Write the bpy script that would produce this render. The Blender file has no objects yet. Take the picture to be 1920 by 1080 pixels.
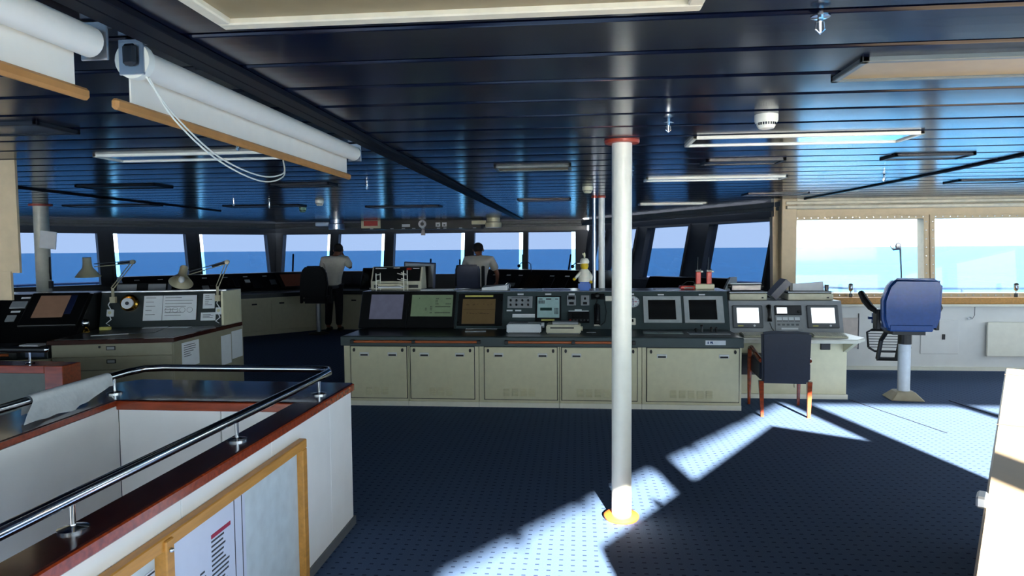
import bpy, bmesh, math, random
from mathutils import Matrix, Vector
random.seed(4)
S = bpy.context.scene
COL = S.collection
R = math.radians
# ------------------------------------------------------------------ camera
cam = bpy.data.cameras.new('camera'); cam.sensor_width = 36; cam.lens = 36*1290/1920; cam.clip_end = 60000; cam.clip_start = .05
co = bpy.data.objects.new('camera', cam); COL.objects.link(co)
co.matrix_world = Matrix.Translation((0, 0, 1.66)) @ Matrix.Rotation(R(5.5), 4, 'Z') @ Matrix.Rotation(R(90-3.25), 4, 'X') @ Matrix.Rotation(R(-.45), 4, 'Z')
S.camera = co
# ------------------------------------------------------------------ sky, sun, exposure
W = bpy.data.worlds.new('sky'); S.world = W; W.use_nodes = True
nt = W.node_tree; bg = nt.nodes['Background']
tc = nt.nodes.new('ShaderNodeTexCoord'); sx = nt.nodes.new('ShaderNodeSeparateXYZ'); rp = nt.nodes.new('ShaderNodeValToRGB')
nt.links.new(tc.outputs['Generated'], sx.inputs[0]); nt.links.new(sx.outputs['Z'], rp.inputs[0]); nt.links.new(rp.outputs[0], bg.inputs[0])
e = rp.color_ramp.elements
e[0].position = 0; e[0].color = (.77, .92, 1, 1); e[1].position = 1; e[1].color = (.55, .68, .9, 1)
k = e.new(.12); k.color = (.78, .92, 1, 1); k = e.new(.4); k.color = (.72, .84, .97, 1)
bg.inputs[1].default_value = 1.65
sd = bpy.data.lights.new('sun', 'SUN'); sd.energy = 29; sd.angle = R(1.0); sd.color = (1, .93, .82)
so = bpy.data.objects.new('sun', sd); COL.objects.link(so)
so.rotation_euler = Vector((-.19, .98, -.373)).to_track_quat('-Z', 'Y').to_euler()
S.view_settings.view_transform = 'Standard'; S.view_settings.look = 'None'; S.view_settings.gamma = 1
S.view_settings.use_curve_mapping = False; S.view_settings.exposure = 1.9

# ------------------------------------------------------------------ materials
def lin(c): return tuple(((v/255)/12.92 if v/255 <= .04045 else ((v/255+.055)/1.055)**2.4) for v in c)
MATS = {}
def mt(name, rgb, rough=.5, metal=0, noise=.08, scale=14, bump=0, spec=.5, emit=0, coat=0, stretch=None):
    if name in MATS: return MATS[name]
    m = bpy.data.materials.new(name); m.use_nodes = True; n = m.node_tree; b = n.nodes['Principled BSDF']
    c = lin(rgb)
    tx = n.nodes.new('ShaderNodeTexCoord'); nz = n.nodes.new('ShaderNodeTexNoise'); nz.inputs['Scale'].default_value = scale; nz.inputs['Detail'].default_value = 4
    if stretch:
        mp = n.nodes.new('ShaderNodeMapping'); mp.inputs['Scale'].default_value = stretch
        n.links.new(tx.outputs['Object'], mp.inputs[0]); n.links.new(mp.outputs[0], nz.inputs['Vector'])
    else: n.links.new(tx.outputs['Object'], nz.inputs['Vector'])
    cr = n.nodes.new('ShaderNodeValToRGB'); cr.color_ramp.elements[0].position = .3; cr.color_ramp.elements[1].position = .7
    cr.color_ramp.elements[0].color = tuple(min(1, v*(1-noise)) for v in c)+(1,); cr.color_ramp.elements[1].color = tuple(min(1, v*(1+noise)) for v in c)+(1,)
    n.links.new(nz.outputs['Fac'], cr.inputs[0]); n.links.new(cr.outputs[0], b.inputs['Base Color'])
    b.inputs['Roughness'].default_value = rough; b.inputs['Metallic'].default_value = metal; b.inputs['Specular IOR Level'].default_value = spec
    b.inputs['Coat Weight'].default_value = coat; b.inputs['Coat Roughness'].default_value = .08
    if emit: b.inputs['Emission Color'].default_value = c+(1,); b.inputs['Emission Strength'].default_value = emit
    if bump:
        bp = n.nodes.new('ShaderNodeBump'); bp.inputs['Strength'].default_value = bump; bp.inputs['Distance'].default_value = .01
        n.links.new(nz.outputs['Fac'], bp.inputs['Height']); n.links.new(bp.outputs[0], b.inputs['Normal'])
    MATS[name] = m; return m
def glass(name, tint):
    m = bpy.data.materials.new(name); m.use_nodes = True; n = m.node_tree; n.nodes.clear()
    o = n.nodes.new('ShaderNodeOutputMaterial'); mx = n.nodes.new('ShaderNodeMixShader'); t = n.nodes.new('ShaderNodeBsdfTransparent'); g = n.nodes.new('ShaderNodeBsdfGlossy')
    t.inputs[0].default_value = tint+(1,); g.inputs['Roughness'].default_value = .01
    mx.inputs[0].default_value = .03; n.links.new(t.outputs[0], mx.inputs[1]); n.links.new(g.outputs[0], mx.inputs[2]); n.links.new(mx.outputs[0], o.inputs[0])
    MATS[name] = m; return m
def carpet():
    m = bpy.data.materials.new('carpet'); m.use_nodes = True; n = m.node_tree; b = n.nodes['Principled BSDF']; L = n.links.new
    tx = n.nodes.new('ShaderNodeTexCoord'); sp = n.nodes.new('ShaderNodeSeparateXYZ'); L(tx.outputs['Object'], sp.inputs[0])
    def ma(op, a, b2=None, v=None):
        q = n.nodes.new('ShaderNodeMath'); q.operation = op; L(a, q.inputs[0])
        if b2 is not None: L(b2, q.inputs[1])
        if v is not None: q.inputs[1].default_value = v
        return q.outputs[0]
    gx = ma('ABSOLUTE', ma('SUBTRACT', ma('FRACT', ma('MULTIPLY', sp.outputs['X'], v=16)), v=.5))
    gy = ma('ABSOLUTE', ma('SUBTRACT', ma('FRACT', ma('MULTIPLY', sp.outputs['Y'], v=16)), v=.5))
    dot = ma('MULTIPLY', ma('LESS_THAN', gx, v=.17), ma('LESS_THAN', gy, v=.10))
    nz = n.nodes.new('ShaderNodeTexNoise'); nz.inputs['Scale'].default_value = 260; nz.inputs['Detail'].default_value = 2; L(tx.outputs['Object'], nz.inputs['Vector'])
    cr = n.nodes.new('ShaderNodeValToRGB'); cr.color_ramp.elements[0].color = (.048, .08, .155, 1); cr.color_ramp.elements[1].color = (.08, .125, .215, 1); L(nz.outputs['Fac'], cr.inputs[0])
    mx = n.nodes.new('ShaderNodeMix'); mx.data_type = 'RGBA'; L(dot, mx.inputs[0]); L(cr.outputs[0], mx.inputs[6]); mx.inputs[7].default_value = (.02, .034, .075, 1)
    L(mx.outputs[2], b.inputs['Base Color']); b.inputs['Roughness'].default_value = .95; b.inputs['Specular IOR Level'].default_value = .1
    bp = n.nodes.new('ShaderNodeBump'); bp.inputs['Strength'].default_value = .5; bp.inputs['Distance'].default_value = .004; L(nz.outputs['Fac'], bp.inputs['Height']); L(bp.outputs[0], b.inputs['Normal'])
    MATS['carpet'] = m; return m
def seamat():
    m = bpy.data.materials.new('sea_water'); m.use_nodes = True; n = m.node_tree; b = n.nodes['Principled BSDF']; L = n.links.new
    tx = n.nodes.new('ShaderNodeTexCoord'); mp = n.nodes.new('ShaderNodeMapping'); mp.inputs['Scale'].default_value = (.35, .1, 1); L(tx.outputs['Object'], mp.inputs[0])
    nz = n.nodes.new('ShaderNodeTexNoise'); nz.inputs['Scale'].default_value = .25; nz.inputs['Detail'].default_value = 8; nz.inputs['Roughness'].default_value = .65; L(mp.outputs[0], nz.inputs['Vector'])
    cr = n.nodes.new('ShaderNodeValToRGB'); cr.color_ramp.elements[0].position = .35; cr.color_ramp.elements[1].position = .7
    cr.color_ramp.elements[0].color = (.003, .074, .175, 1); cr.color_ramp.elements[1].color = (.008, .115, .245, 1); L(nz.outputs['Fac'], cr.inputs[0]); L(cr.outputs[0], b.inputs['Base Color'])
    b.inputs['Roughness'].default_value = .5; b.inputs['Specular IOR Level'].default_value = .1
    bp = n.nodes.new('ShaderNodeBump'); bp.inputs['Strength'].default_value = 1; bp.inputs['Distance'].default_value = 1.5; L(nz.outputs['Fac'], bp.inputs['Height']); L(bp.outputs[0], b.inputs['Normal'])
    MATS['sea_water'] = m; return m
CARPET = carpet(); SEA = seamat()
TINT = glass('tinted_glass', (.302, .33, .398)); CLEAR = glass('clear_glass', (.97, .985, .985))
NAVY = mt('navy_ceiling_enamel', (9, 16, 36), .2, 0, .06, 3, spec=.5)
BLACK = mt('black_plastic', (14, 15, 17), .4); DARK = mt('dark_frame', (20, 23, 30), .45); NVF = mt('navy_frame', (28, 38, 70), .4)
CREAM = mt('cream_enamel', (212, 207, 174), .4, 0, .04); CREAM2 = mt('cream_frame', (201, 178, 142), .5, 0, .06)
WHITE = mt('white_enamel', (240, 237, 222), .35, 0, .03); WALLW = mt('wall_panel_white', (230, 230, 228), .55, 0, .03, 6)
GREEN = mt('dark_green_panel', (58, 72, 74), .5, 0, .06); TOPG = mt('dark_worktop', (34, 43, 46), .3, 0, .1)
GREY = mt('light_grey_panel', (150, 154, 158), .45, 0, .04); MGREY = mt('mid_grey', (92, 96, 100), .5)
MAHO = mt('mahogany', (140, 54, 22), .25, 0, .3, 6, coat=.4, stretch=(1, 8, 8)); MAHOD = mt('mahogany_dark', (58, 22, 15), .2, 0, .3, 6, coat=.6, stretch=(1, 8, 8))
PINE = mt('light_wood', (196, 138, 62), .4, 0, .15, 6, stretch=(8, 1, 8)); COPPER = mt('wood_rail', (176, 92, 48), .35, 0, .2, 10, stretch=(1, 8, 8))
CHROME = mt('chrome', (205, 208, 212), .12, 1, .02); STEEL = mt('brushed_steel', (178, 182, 188), .3, 1, .05)
BLIND = mt('white_blind', (238, 231, 216), .7, 0, .02); PAPER = mt('paper', (228, 232, 236), .8, 0, .03); INK = mt('ink', (60, 62, 70), .8); PRED = mt('red_print', (168, 40, 70), .7)
NAVYL = mt('navy_leather', (8, 60, 122), .38, 0, .1, 30, bump=.1); DNAVY = mt('dark_navy_leather', (22, 32, 52), .45, 0, .1, 30, bump=.1); BLKF = mt('black_fabric', (13, 14, 18), .7)
ORANGE = mt('orange_plastic', (208, 96, 40), .4); RED = mt('red_plastic', (205, 48, 38), .4); YEL = mt('yellow_label', (214, 204, 110), .6); YELP = mt('yellow_plastic', (245, 205, 40), .35)
BLUEP = mt('blue_plastic', (22, 98, 190), .4); CLOTH = mt('white_cloth', (214, 220, 224), .9, 0, .04, 40, bump=.2); BRASS = mt('brass', (200, 150, 60), .2, 1)
SKIN = mt('skin', (150, 98, 74), .55); HAIR = mt('dark_hair', (28, 22, 20), .7, 0, .2, 60, bump=.3); SHIRT = mt('white_shirt', (222, 218, 206), .85, 0, .04, 20, bump=.15); TROU = mt('dark_trousers', (22, 24, 34), .85)
LAMPC = mt('lamp_cream', (176, 168, 138), .4); LENS = mt('light_diffuser', (150, 132, 96), .4, 0, .05); MIRR = mt('polished_grille', (170, 178, 186), .12, 1, .02)
SCR_G = mt('lcd_green_screen', (112, 130, 104), .25, emit=.05); SCR_L = mt('lavender_reflection_screen', (112, 112, 132), .2, emit=.04); SCR_B = mt('brown_screen', (104, 86, 58), .3, emit=.03); SCR_W = mt('white_screen', (232, 238, 242), .3, emit=.35); SCR_D = mt('dark_screen', (26, 26, 26), .12); SCR_R = mt('dim_red_screen', (96, 58, 46), .3, emit=.015); SCR_P = mt('pinkish_screen', (152, 118, 98), .3, emit=.02)  # lavender screen has its reflections put into the colour
LED = mt('led_red', (150, 40, 28), .4, emit=.03); KEYC = mt('keypad_pale', (176, 206, 206), .4); SHIPW = mt('ship_white', (235, 235, 235), .6)

# ------------------------------------------------------------------ mesh helpers
TM = {}
class MB:
    def __init__(s, M=None, world=None):
        s.v = []; s.f = []; s.M = M.copy() if M else Matrix()
        if world is not None: s.M = TM[world.name].inverted() @ s.M
    def add(s, vs, fs, M=None):
        m = s.M @ M if M else s.M; b = len(s.v)
        s.v += [m @ Vector(v) for v in vs]; s.f += [[b+i for i in f] for f in fs]; return s
    def box(s, x0, x1, y0, y1, z0, z1, M=None):
        return s.add([(x0, y0, z0), (x1, y0, z0), (x1, y1, z0), (x0, y1, z0), (x0, y0, z1), (x1, y0, z1), (x1, y1, z1), (x0, y1, z1)],
                     [(0, 3, 2, 1), (4, 5, 6, 7), (0, 1, 5, 4), (1, 2, 6, 5), (2, 3, 7, 6), (3, 0, 4, 7)], M)
    def prism(s, poly, z0, z1, M=None):
        n = len(poly); return s.add([(x, y, z0) for x, y in poly]+[(x, y, z1) for x, y in poly], [list(range(n))[::-1], list(range(n, 2*n))]+[(i, (i+1) % n, n+(i+1) % n, n+i) for i in range(n)], M)
    def lathe(s, prof, n=16, M=None):
        vs = [(r*math.cos(2*math.pi*j/n), r*math.sin(2*math.pi*j/n), z) for r, z in prof for j in range(n)]; fs = []
        for i in range(len(prof)-1): fs += [(i*n+j, i*n+(j+1) % n, (i+1)*n+(j+1) % n, (i+1)*n+j) for j in range(n)]
        fs += [list(range(n))[::-1], [(len(prof)-1)*n+j for j in range(n)]]; return s.add(vs, fs, M)
    def cyl(s, a, b, r, r2=None, n=12, M=None):
        a = Vector(a); b = Vector(b); q = (b-a).to_track_quat('Z', 'Y').to_matrix().to_4x4(); m = Matrix.Translation(a) @ q
        return s.lathe([(r, 0), (r2 if r2 is not None else r, (b-a).length)], n, M @ m if M else m)
    def tube(s, pts, r, n=8, M=None):
        pts = [Vector(p) for p in pts]; vs = []; fs = []; up = None; N = len(pts)
        for i, p in enumerate(pts):
            d = (pts[min(i+1, N-1)]-pts[max(i-1, 0)]).normalized()
            if up is None: up = d.orthogonal().normalized()
            up = (up-d*up.dot(d)).normalized(); w = d.cross(up); rr = r[i] if isinstance(r, (list, tuple)) else r
            vs += [p+(up*math.cos(2*math.pi*j/n)+w*math.sin(2*math.pi*j/n))*rr for j in range(n)]
        for i in range(N-1): fs += [(i*n+j, i*n+(j+1) % n, (i+1)*n+(j+1) % n, (i+1)*n+j) for j in range(n)]
        fs += [list(range(n))[::-1], [(N-1)*n+j for j in range(n)]]; return s.add(vs, fs, M)
    def ell(s, c, rad, n=14, m=8, M=None):
        pr = [(max(.001, math.sin(math.pi*i/m)), -math.cos(math.pi*i/m)) for i in range(m+1)]
        t = Matrix.Translation(c) @ Matrix.Diagonal((*rad, 1)); return s.lathe(pr, n, M @ t if M else t)
    def sheet(s, rows, th=.002, M=None):
        nr = len(rows); nc = len(rows[0]); flat = [Vector(p) for r in rows for p in r]
        vs = flat+[p+Vector((0, 0, -th)) for p in flat]; fs = []; o = nr*nc
        for i in range(nr-1):
            for j in range(nc-1):
                q = (i*nc+j, i*nc+j+1, (i+1)*nc+j+1, (i+1)*nc+j); fs += [q, tuple(o+x for x in q[::-1])]
        return s.add(vs, fs, M)
    def build(s, name, mat, parent=None, bev=0, smooth=False, label=None, seg=1, kind=None):
        me = bpy.data.meshes.new(name); bm = bmesh.new(); vv = [bm.verts.new(v) for v in s.v]
        for f in s.f:
            try: bm.faces.new([vv[i] for i in f])
            except ValueError: pass
        bmesh.ops.recalc_face_normals(bm, faces=bm.faces)
        if bev:
            eg = [e for e in bm.edges if len(e.link_faces) == 2 and e.calc_face_angle(0) > .6]
            bmesh.ops.bevel(bm, geom=eg, offset=bev, segments=seg, affect='EDGES', clamp_overlap=True)
        bm.to_mesh(me); bm.free()
        if smooth: me.polygons.foreach_set('use_smooth', [True]*len(me.polygons))
        me.materials.append(mat); o = bpy.data.objects.new(name, me); COL.objects.link(o)
        if smooth and smooth != 2:
            try: me.set_sharp_from_angle(angle=R(40))
            except Exception: pass
        if parent is not None: o.parent = parent
        if label: o['label'] = label
        if kind: o['kind'] = kind
        return o
def tag(o, label, cat, group=None):
    o['label'] = label; o['category'] = cat
    if group: o['group'] = group
    return o
def thing(name, label, cat, loc=(0, 0, 0), rz=0, group=None, M=None, kind=None):
    o = bpy.data.objects.new(name, None); COL.objects.link(o); m = M if M is not None else Matrix.Translation(loc) @ Matrix.Rotation(rz, 4, 'Z')
    o.matrix_world = m; TM[o.name] = m.copy(); o.empty_display_size = .1
    if kind: o['kind'] = kind
    else: tag(o, label, cat, group)
    return o
def dup(root, M, label=None, group=None):
    r = root.copy(); COL.objects.link(r); r.matrix_world = M; TM[r.name] = M.copy()
    if label: r['label'] = label
    if group: r['group'] = group
    for c in list(root.children):
        d = c.copy(); COL.objects.link(d); d.parent = r
        for g in list(c.children):
            h = g.copy(); COL.objects.link(h); h.parent = d
    return r
T = Matrix.Translation
def Rx(a): return Matrix.Rotation(R(a), 4, 'X')
def Ry(a): return Matrix.Rotation(R(a), 4, 'Y')
def Rz(a): return Matrix.Rotation(R(a), 4, 'Z')
def slope(o, y0, z0, y1, z1):      # frame on a slanted panel: x along, y up the slope, z out of it
    L = math.hypot(y1-y0, z1-z0); c, s_ = (y1-y0)/L, (z1-z0)/L
    return o @ Matrix(((1, 0, 0, 0), (0, c, -s_, y0), (0, s_, c, z0), (0, 0, 0, 1)))

# ------------------------------------------------------------------ room shell
HC = 2.3
room = [(-12.5, -2.55), (.17, -2.55), (3.37, 2.05), (7.5, 2.05), (7.5, 9.6), (2.75, 9.6), (.1, 15), (-6.8, 15), (-12.5, 8.7)]
fl = MB().prism(room, -.15, 0).build('floor', CARPET, kind='structure')
SEAM = mt('carpet_seam', (12, 20, 42), .95)
for a, b in (((2.92, 7.685), (3.25, 6.35)), ((3.95, 7.7), (4.2, 6.1))):
    MB().tube([(*a, 0), (*b, 0)], .006, 4).build('carpet_seam', SEAM, fl)
ce = MB().prism([(x*1.0, y) for x, y in room], 2.335, 2.45).build('ceiling', DARK, kind='structure')
def xr(y):
    l = -12.5 if y < 8.7 else -12.5+(y-8.7)*5.7/6.3
    r = 1.31+.695*(y+.91) if y < 2.05 else 7.5 if y < 9.6 else 2.75-(y-9.6)*2.65/5.4
    return l, r
P = .345; y = -2.5
while y < 15:
    y1 = min(y+P, 15.0); l = max(xr(y)[0], xr(y1)[0]) if y > 8.7 else -12.5; r = min(xr(y)[1], xr(y1)[1]); g = .026; h = .012
    pf = [(g/2, 2.335), (g/2, HC+h*.6), (g/2+h*.6, HC+.002)]+[(g/2+h+(P-g-2*h)*t, HC-.001*4*t*(1-t)) for t in (0, .25, .5, .75, 1)]+[(P-g/2-h*.6, HC+.002), (P-g/2, HC+h*.6), (P-g/2, 2.335)]
    mb = MB(); n = len(pf); mb.add([(l, y+a, z) for a, z in pf]+[(r, y+a, z) for a, z in pf], [list(range(n)), list(range(n, 2*n))[::-1]]+[(i, i+1, n+i+1, n+i) for i in range(n-1)])
    mb.build('ceiling_panel', NAVY, ce); y += P
NW = [0]
def wall(name, a, b, sill, top, wins, lean=.2, wm=DARK, fm=DARK, gm=TINT, lower=None, jamb=None, fw=.035, bolts=False, jside=0):
    a = Vector((*a, 0)); b = Vector((*b, 0)); d = (b-a).normalized(); L = (b-a).length
    M = Matrix(((d.x, -d.y, 0, a.x), (d.y, d.x, 0, a.y), (0, 0, 1, 0), (0, 0, 0, 1)))
    wins = [(p-fw*.8, q+fw*.8) for p, q in wins]
    o = lambda z: -lean*max(0, min(1, (z-sill)/(top-sill)))
    w = MB(M); t = .14
    def slab(mb, u0, u1, z0, z1, t0=0, t1=t):
        mb.add([(u0, o(z0)-t1, z0), (u1, o(z0)-t1, z0), (u1, o(z0)-t0, z0), (u0, o(z0)-t0, z0), (u0, o(z1)-t1, z1), (u1, o(z1)-t1, z1), (u1, o(z1)-t0, z1), (u0, o(z1)-t0, z1)],
               [(0, 3, 2, 1), (4, 5, 6, 7), (0, 1, 5, 4), (1, 2, 6, 5), (2, 3, 7, 6), (3, 0, 4, 7)])
    e = .1 if lean else 0
    if not wins: slab(w, 0, L, 0, 2.45); ob = w.build(name, lower or wm, kind='structure'); return M, ob
    slab(w, .2 if name == 'wall_starboard' else -e, L+e, top, 2.45)
    us = [.2 if name == 'wall_starboard' else -e*1.2]+[q for p in wins for q in p]+[L+e*1.2]
    for i in range(0, len(us), 2): slab(w, us[i], us[i+1], sill, top)
    ob = w.build(name, wm, kind='structure')
    lo = MB(M); slab(lo, 0, L, 0, sill); lo.build('lower_panel', lower or wm, ob)
    for u0, u1 in wins:
        NW[0] += 1; wo = thing('window_%d' % NW[0], '', '', M=M, kind='structure')
        f = MB()
        for q in ((u0-.01, u0+fw, sill, top), (u1-fw, u1+.01, sill, top), (u0+fw, u1-fw, sill, sill+fw), (u0+fw, u1-fw, top-fw, top)): slab(f, *q, -.02, t+.02)
        f.build('window_frame', fm, wo)
        if jamb:
            j = MB(); slab(j, *((u1-fw-.09, u1-fw*.8) if jside else (u0+fw*.8, u0+fw+.09)), sill+fw*.8, top-fw*.8, .07, .08); j.build('clear_pane_strip', CLEAR, wo, label='bright clear glass strip beside the tinted film')
        p = MB(); slab(p, u0+(fw+.09 if jamb and not jside else fw*.8), u1-(fw+.09 if jamb and jside else fw*.8), sill+fw*.8, top-fw*.8, .07, .08); p.build('pane', gm, wo)
        if bolts:
            n = int((u1-u0)/.09)
            for k in range(n):
                for z in (sill+.025, top-.025):
                    u = u0+.06+k*(u1-u0-.12)/(n-1); MB().cyl((u, o(z)+.018, z), (u, o(z)+.027, z), .008, n=6).build('bolt', STEEL, wo)
            for k in range(9):
                for u in (u0+.022, u1-.022):
                    z = sill+.09+k*(top-sill-.18)/8; MB().cyl((u, o(z)+.018, z), (u, o(z)+.027, z), .008, n=6).build('bolt', STEEL, wo)
    return M, ob
MF, wf = wall('wall_front', (.1, 15), (-6.8, 15), 1.08, 2.06, [(.15, 1.2), (1.3, 2.4), (2.6, 4.22), (4.42, 5.5), (5.68, 6.8)], jamb=WHITE)
MS, ws = wall('wall_starboard', (2.75, 9.6), (.1, 15), 1.08, 2.06, [(.4, 1.85), (2.4, 3.7), (4.08, 5.1), (5.3, 5.85)], jamb=WHITE)
MP, wp = wall('wall_port', (-6.8, 15), (-12.5, 8.7), 1.0, 2.06, [(.12, 1.6), (1.86, 3.22), (3.48, 4.95), (5.25, 6.6), (6.9, 8.25)], jamb=WHITE, jside=1)
MG, wg = wall('wall_wing_front', (7.5, 9.6), (2.75, 9.6), .98, 2.07, [(.2, 1.0), (1.1, 2.8), (2.92, 4.66)], lean=.08, wm=CREAM2, fm=CREAM2, gm=CLEAR, lower=WALLW, fw=.05, bolts=True)
wall('wall_wing_end', (7.5, 2.05), (7.5, 9.6), .98, 2.07, [(.4, 2.4), (2.6, 4.8), (5.0, 7.2)], lean=0, wm=CREAM2, fm=CREAM2, gm=CLEAR, lower=WALLW)
wall('wall_wing_aft', (3.37, 2.05), (7.5, 2.05), .9, 2.14, [(.12, 1.6), (1.72, 3.9)], lean=0, wm=CREAM2, fm=CREAM2, gm=CLEAR, lower=WALLW)
wall('wall_aft_starboard', (.17, -2.55), (3.37, 2.05), .8, 2.24, [(.15, 2.6), (2.72, 5.45)], lean=0, wm=CREAM2, fm=CREAM2, gm=CLEAR, lower=WALLW)
wall('wall_aft', (-12.5, -2.55), (.17, -2.55), .95, 2.02, [(.3+i*2.05, 2.2+i*2.05) for i in range(6)], lean=0, wm=CREAM2, fm=CREAM2, gm=CLEAR, lower=WALLW)  # unseen windows in the aft wall, added to let in fill light
wall('wall_port_end', (-12.5, 8.7), (-12.5, -2.55), 1.08, 2.06, [(.3, 2.3), (2.6, 4.6), (5, 7)], lean=0)
# trims
for nm, M, L in (('trim_1', MF, 6.9), ('trim_2', MS, 6.015), ('trim_3', MP, 8.5)):
    MB(M).box(0, L, -.06, .05, 2.2, 2.27).box(0, L, -.03, .035, 2.15, 2.2).build(nm, MGREY, kind='structure', bev=.008)
mb = MB(MG).box(0, 4.75, -.1, .16, 2.16, 2.2).box(0, 4.75, -.1, .12, 2.22, 2.26).box(0, 4.75, -.1, .05, 2.2, 2.3); mb.build('trim_4', mt('cream_trim', (226, 214, 186), .5), kind='structure', bev=.006)
sl = MB(MG).box(0, 4.75, -.04, .2, .9, .985).build('trim_5', PINE, kind='structure', bev=.01)
MB(MG).box(0, 4.75, -.02, .205, .865, .9).build('trim_6', WHITE, kind='structure', bev=.006)
MB(MG).box(0, 4.75, -.02, .03, .0, .05).build('baseboard_wing', WHITE, kind='structure')
MB(MG).box(4.6, 4.8, -.16, .1, 0, 2.3).build('trim_7', CREAM2, kind='structure', bev=.01)
# added unseen cloth; its uneven hem makes the sun patch edge jagged
d = Vector((3.2, 4.6, 0)).normalized(); Mw = Matrix(((d.x, -d.y, 0, .17), (d.y, d.x, 0, -2.55), (0, 0, 1, 0), (0, 0, 0, 1)))
cu = MB(Mw); N = 90; top_ = []; bot = []
for i in range(N+1):
    u = .1+5.4*i/N; w_ = .05+.025*math.sin(i*1.1); hz = 2.12+.05*math.sin(i*.9)*math.sin(i*.23+1)+.03*math.sin(i*2.3); top_.append((u, w_, 2.295)); bot.append((u, w_+.01, hz))
vs = top_+bot; cu.add(vs+[(a, b+.012, c) for a, b, c in vs], [(i, i+1, N+2+i, N+1+i) for i in range(N)]+[(2*N+2+i, 3*N+3+i, 3*N+4+i, 2*N+3+i) for i in range(N)])
tag(cu.build('sun_edge_blocker', DNAVY, smooth=2), 'added unseen dark blue cloth over the aft window, uneven hem shaping the sun patch', 'light blocker')

# ------------------------------------------------------------------ outside
mb = MB(); n = 64; mb.add([(0, 0, -22)]+[(30000*math.cos(6.28318*i/n), 30000*math.sin(6.28318*i/n), -22) for i in range(n)], [(0, i+1, (i+1) % n+1) for i in range(n)]); mb.build('sea_surface', SEA, kind='structure')
MB().prism([(-14, 9), (-7.3, 17), (.7, 17), (4, 11), (9, 11), (9, 10), (2.9, 9.9), (.4, 15.4), (-7, 15.4), (-13, 8.9)], -.3, -.1).build('deck_outside', mt('deck_green', (70, 90, 110), .7), kind='structure')
RAILM = mt('rail_blue_grey', (130, 152, 184), .5)
def rail(label, pts, h=1.02):
    t = thing('deck_railing', label, 'railing', (*pts[0], -.1)); mb = MB(world=t)
    MB(world=t).tube([(*p, h) for p in pts], .025, 6).build('top_rail', RAILM, t, smooth=True)
    MB(world=t).tube([(*p, h-.42) for p in pts], .018, 6).build('lower_rail', RAILM, t, smooth=True)
    for a, b in zip(pts, pts[1:]):
        n = max(1, int((Vector(b)-Vector(a)).length/1.3))
        for i in range(n):
            q = Vector(a).lerp(Vector(b), i/n); MB(world=t).cyl((*q, -.12), (*q, h), .02, n=6).build('post', RAILM, t)
rail('blue-grey tube railing on the deck outside the forward windows', [(-6.9, 16.6), (.6, 16.6)])
rail('blue-grey tube railing on the deck outside the starboard windows', [(.9, 16.3), (4.2, 10.9), (8.8, 10.9)])
rail('blue-grey tube railing on the deck outside the port windows', [(-13.6, 9.4), (-7.3, 16.5)])
def ship(label, x, yy, L):
    t = thing('distant_ship', label, 'ship', (x, yy, -22)); MB().prism([(-L/2, 0), (-L*.42, -3), (L*.4, -3), (L/2, 0)], -4, 4, Rx(90)).build('hull', SHIPW, t)
    MB().box(-L*.3, L*.2, -3, 3, 0, 5).box(-L*.15, L*.05, -2, 2, 5, 9).build('superstructure', SHIPW, t); MB().cyl((-L*.05, 0, 9), (-L*.05, 0, 15), .6).build('funnel', SHIPW, t)
ship('small white ship on the horizon beyond the port windows', -4300, 5200, 80); ship('tiny white ship on the horizon beyond the starboard windows', 1250, 7000, 150)
def vane(x, yy):
    t = thing('wind_vane', 'dark slender wind vane outside the clear wing window', 'wind vane', (x, yy, -.1))
    MB(world=t).tube([(x+.06, yy, -.1), (x+.03, yy, 1.2), (x, yy, 1.66)], [.03, .012, .016], 6).build('mast', DARK, t)
    MB(world=t).tube([(x, yy, 1.62), (x-.1, yy, 1.6), (x-.2, yy, 1.72)], [.03, .02, .006], 6).build('arm', DARK, t); MB(world=t).ell((x-.03, yy, 1.66), (.05, .04, .06), 8, 6).build('head', DARK, t)
vane(5.32, 12)
def wiper(M, u, h, tilt, label):
    t = thing('window_wiper', label, 'wiper', M=M @ T((u, .02, 1.08)) @ Rx(8) @ Ry(tilt), group='window wipers')
    MB().box(-.018, .018, -.32, -.30, .0, h).build('blade', NVF, t); MB().tube([(.0, -.3, .05), (.08, -.29, .1), (.12, -.27, .06), (.12, -.25, .02)], .012, 6).build('arm', NVF, t)
for u, h, tl, lb in ((6.65, .55, 0, 'forward window near the port corner'), (3.42, .42, 0, 'wide middle forward window'), (2.75, .4, 0, 'middle forward window beside the post'), (1.33, .5, 0, 'forward window behind the split mullion'), (.33, .5, -8, 'forward window next to the starboard corner')):
    wiper(MF, u, h, tl, 'dark upright wiper blade on the '+lb)

# ------------------------------------------------------------------ columns and pipes
t = thing('support_column', 'white round column with orange collars at floor and ceiling', 'column', (.262, 4.19, 0))
MB().cyl((0, 0, 0), (0, 0, HC), .06, n=32).build('shaft', WHITE, t, smooth=True)
ring = [(.062, 0), (.1, 0), (.108, .012), (.108, .022), (.095, .032), (.062, .034)]
MB().lathe(ring, 28).build('floor_collar', ORANGE, t, smooth=True); MB().lathe([(.062, HC-.018), (.1, HC-.018), (.104, HC-.01), (.104, HC), (.062, HC)], 28).build('ceiling_collar', mt('red_brown', (166, 60, 34), .4), t, smooth=True)
t = thing('support_column', 'shaded cream column with taped paper near the port windows', 'column', (-7.15, 8.6, 0))
MB().cyl((0, 0, 0), (0, 0, HC), .09, n=24).build('shaft', mt('cream_column', (196, 196, 182), .4), t, smooth=True); MB().lathe([(.09, HC-.02), (.14, HC-.02), (.14, HC), (.09, HC)], 24).build('ceiling_collar', mt('red_brown', (166, 60, 34), .4), t)
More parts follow.
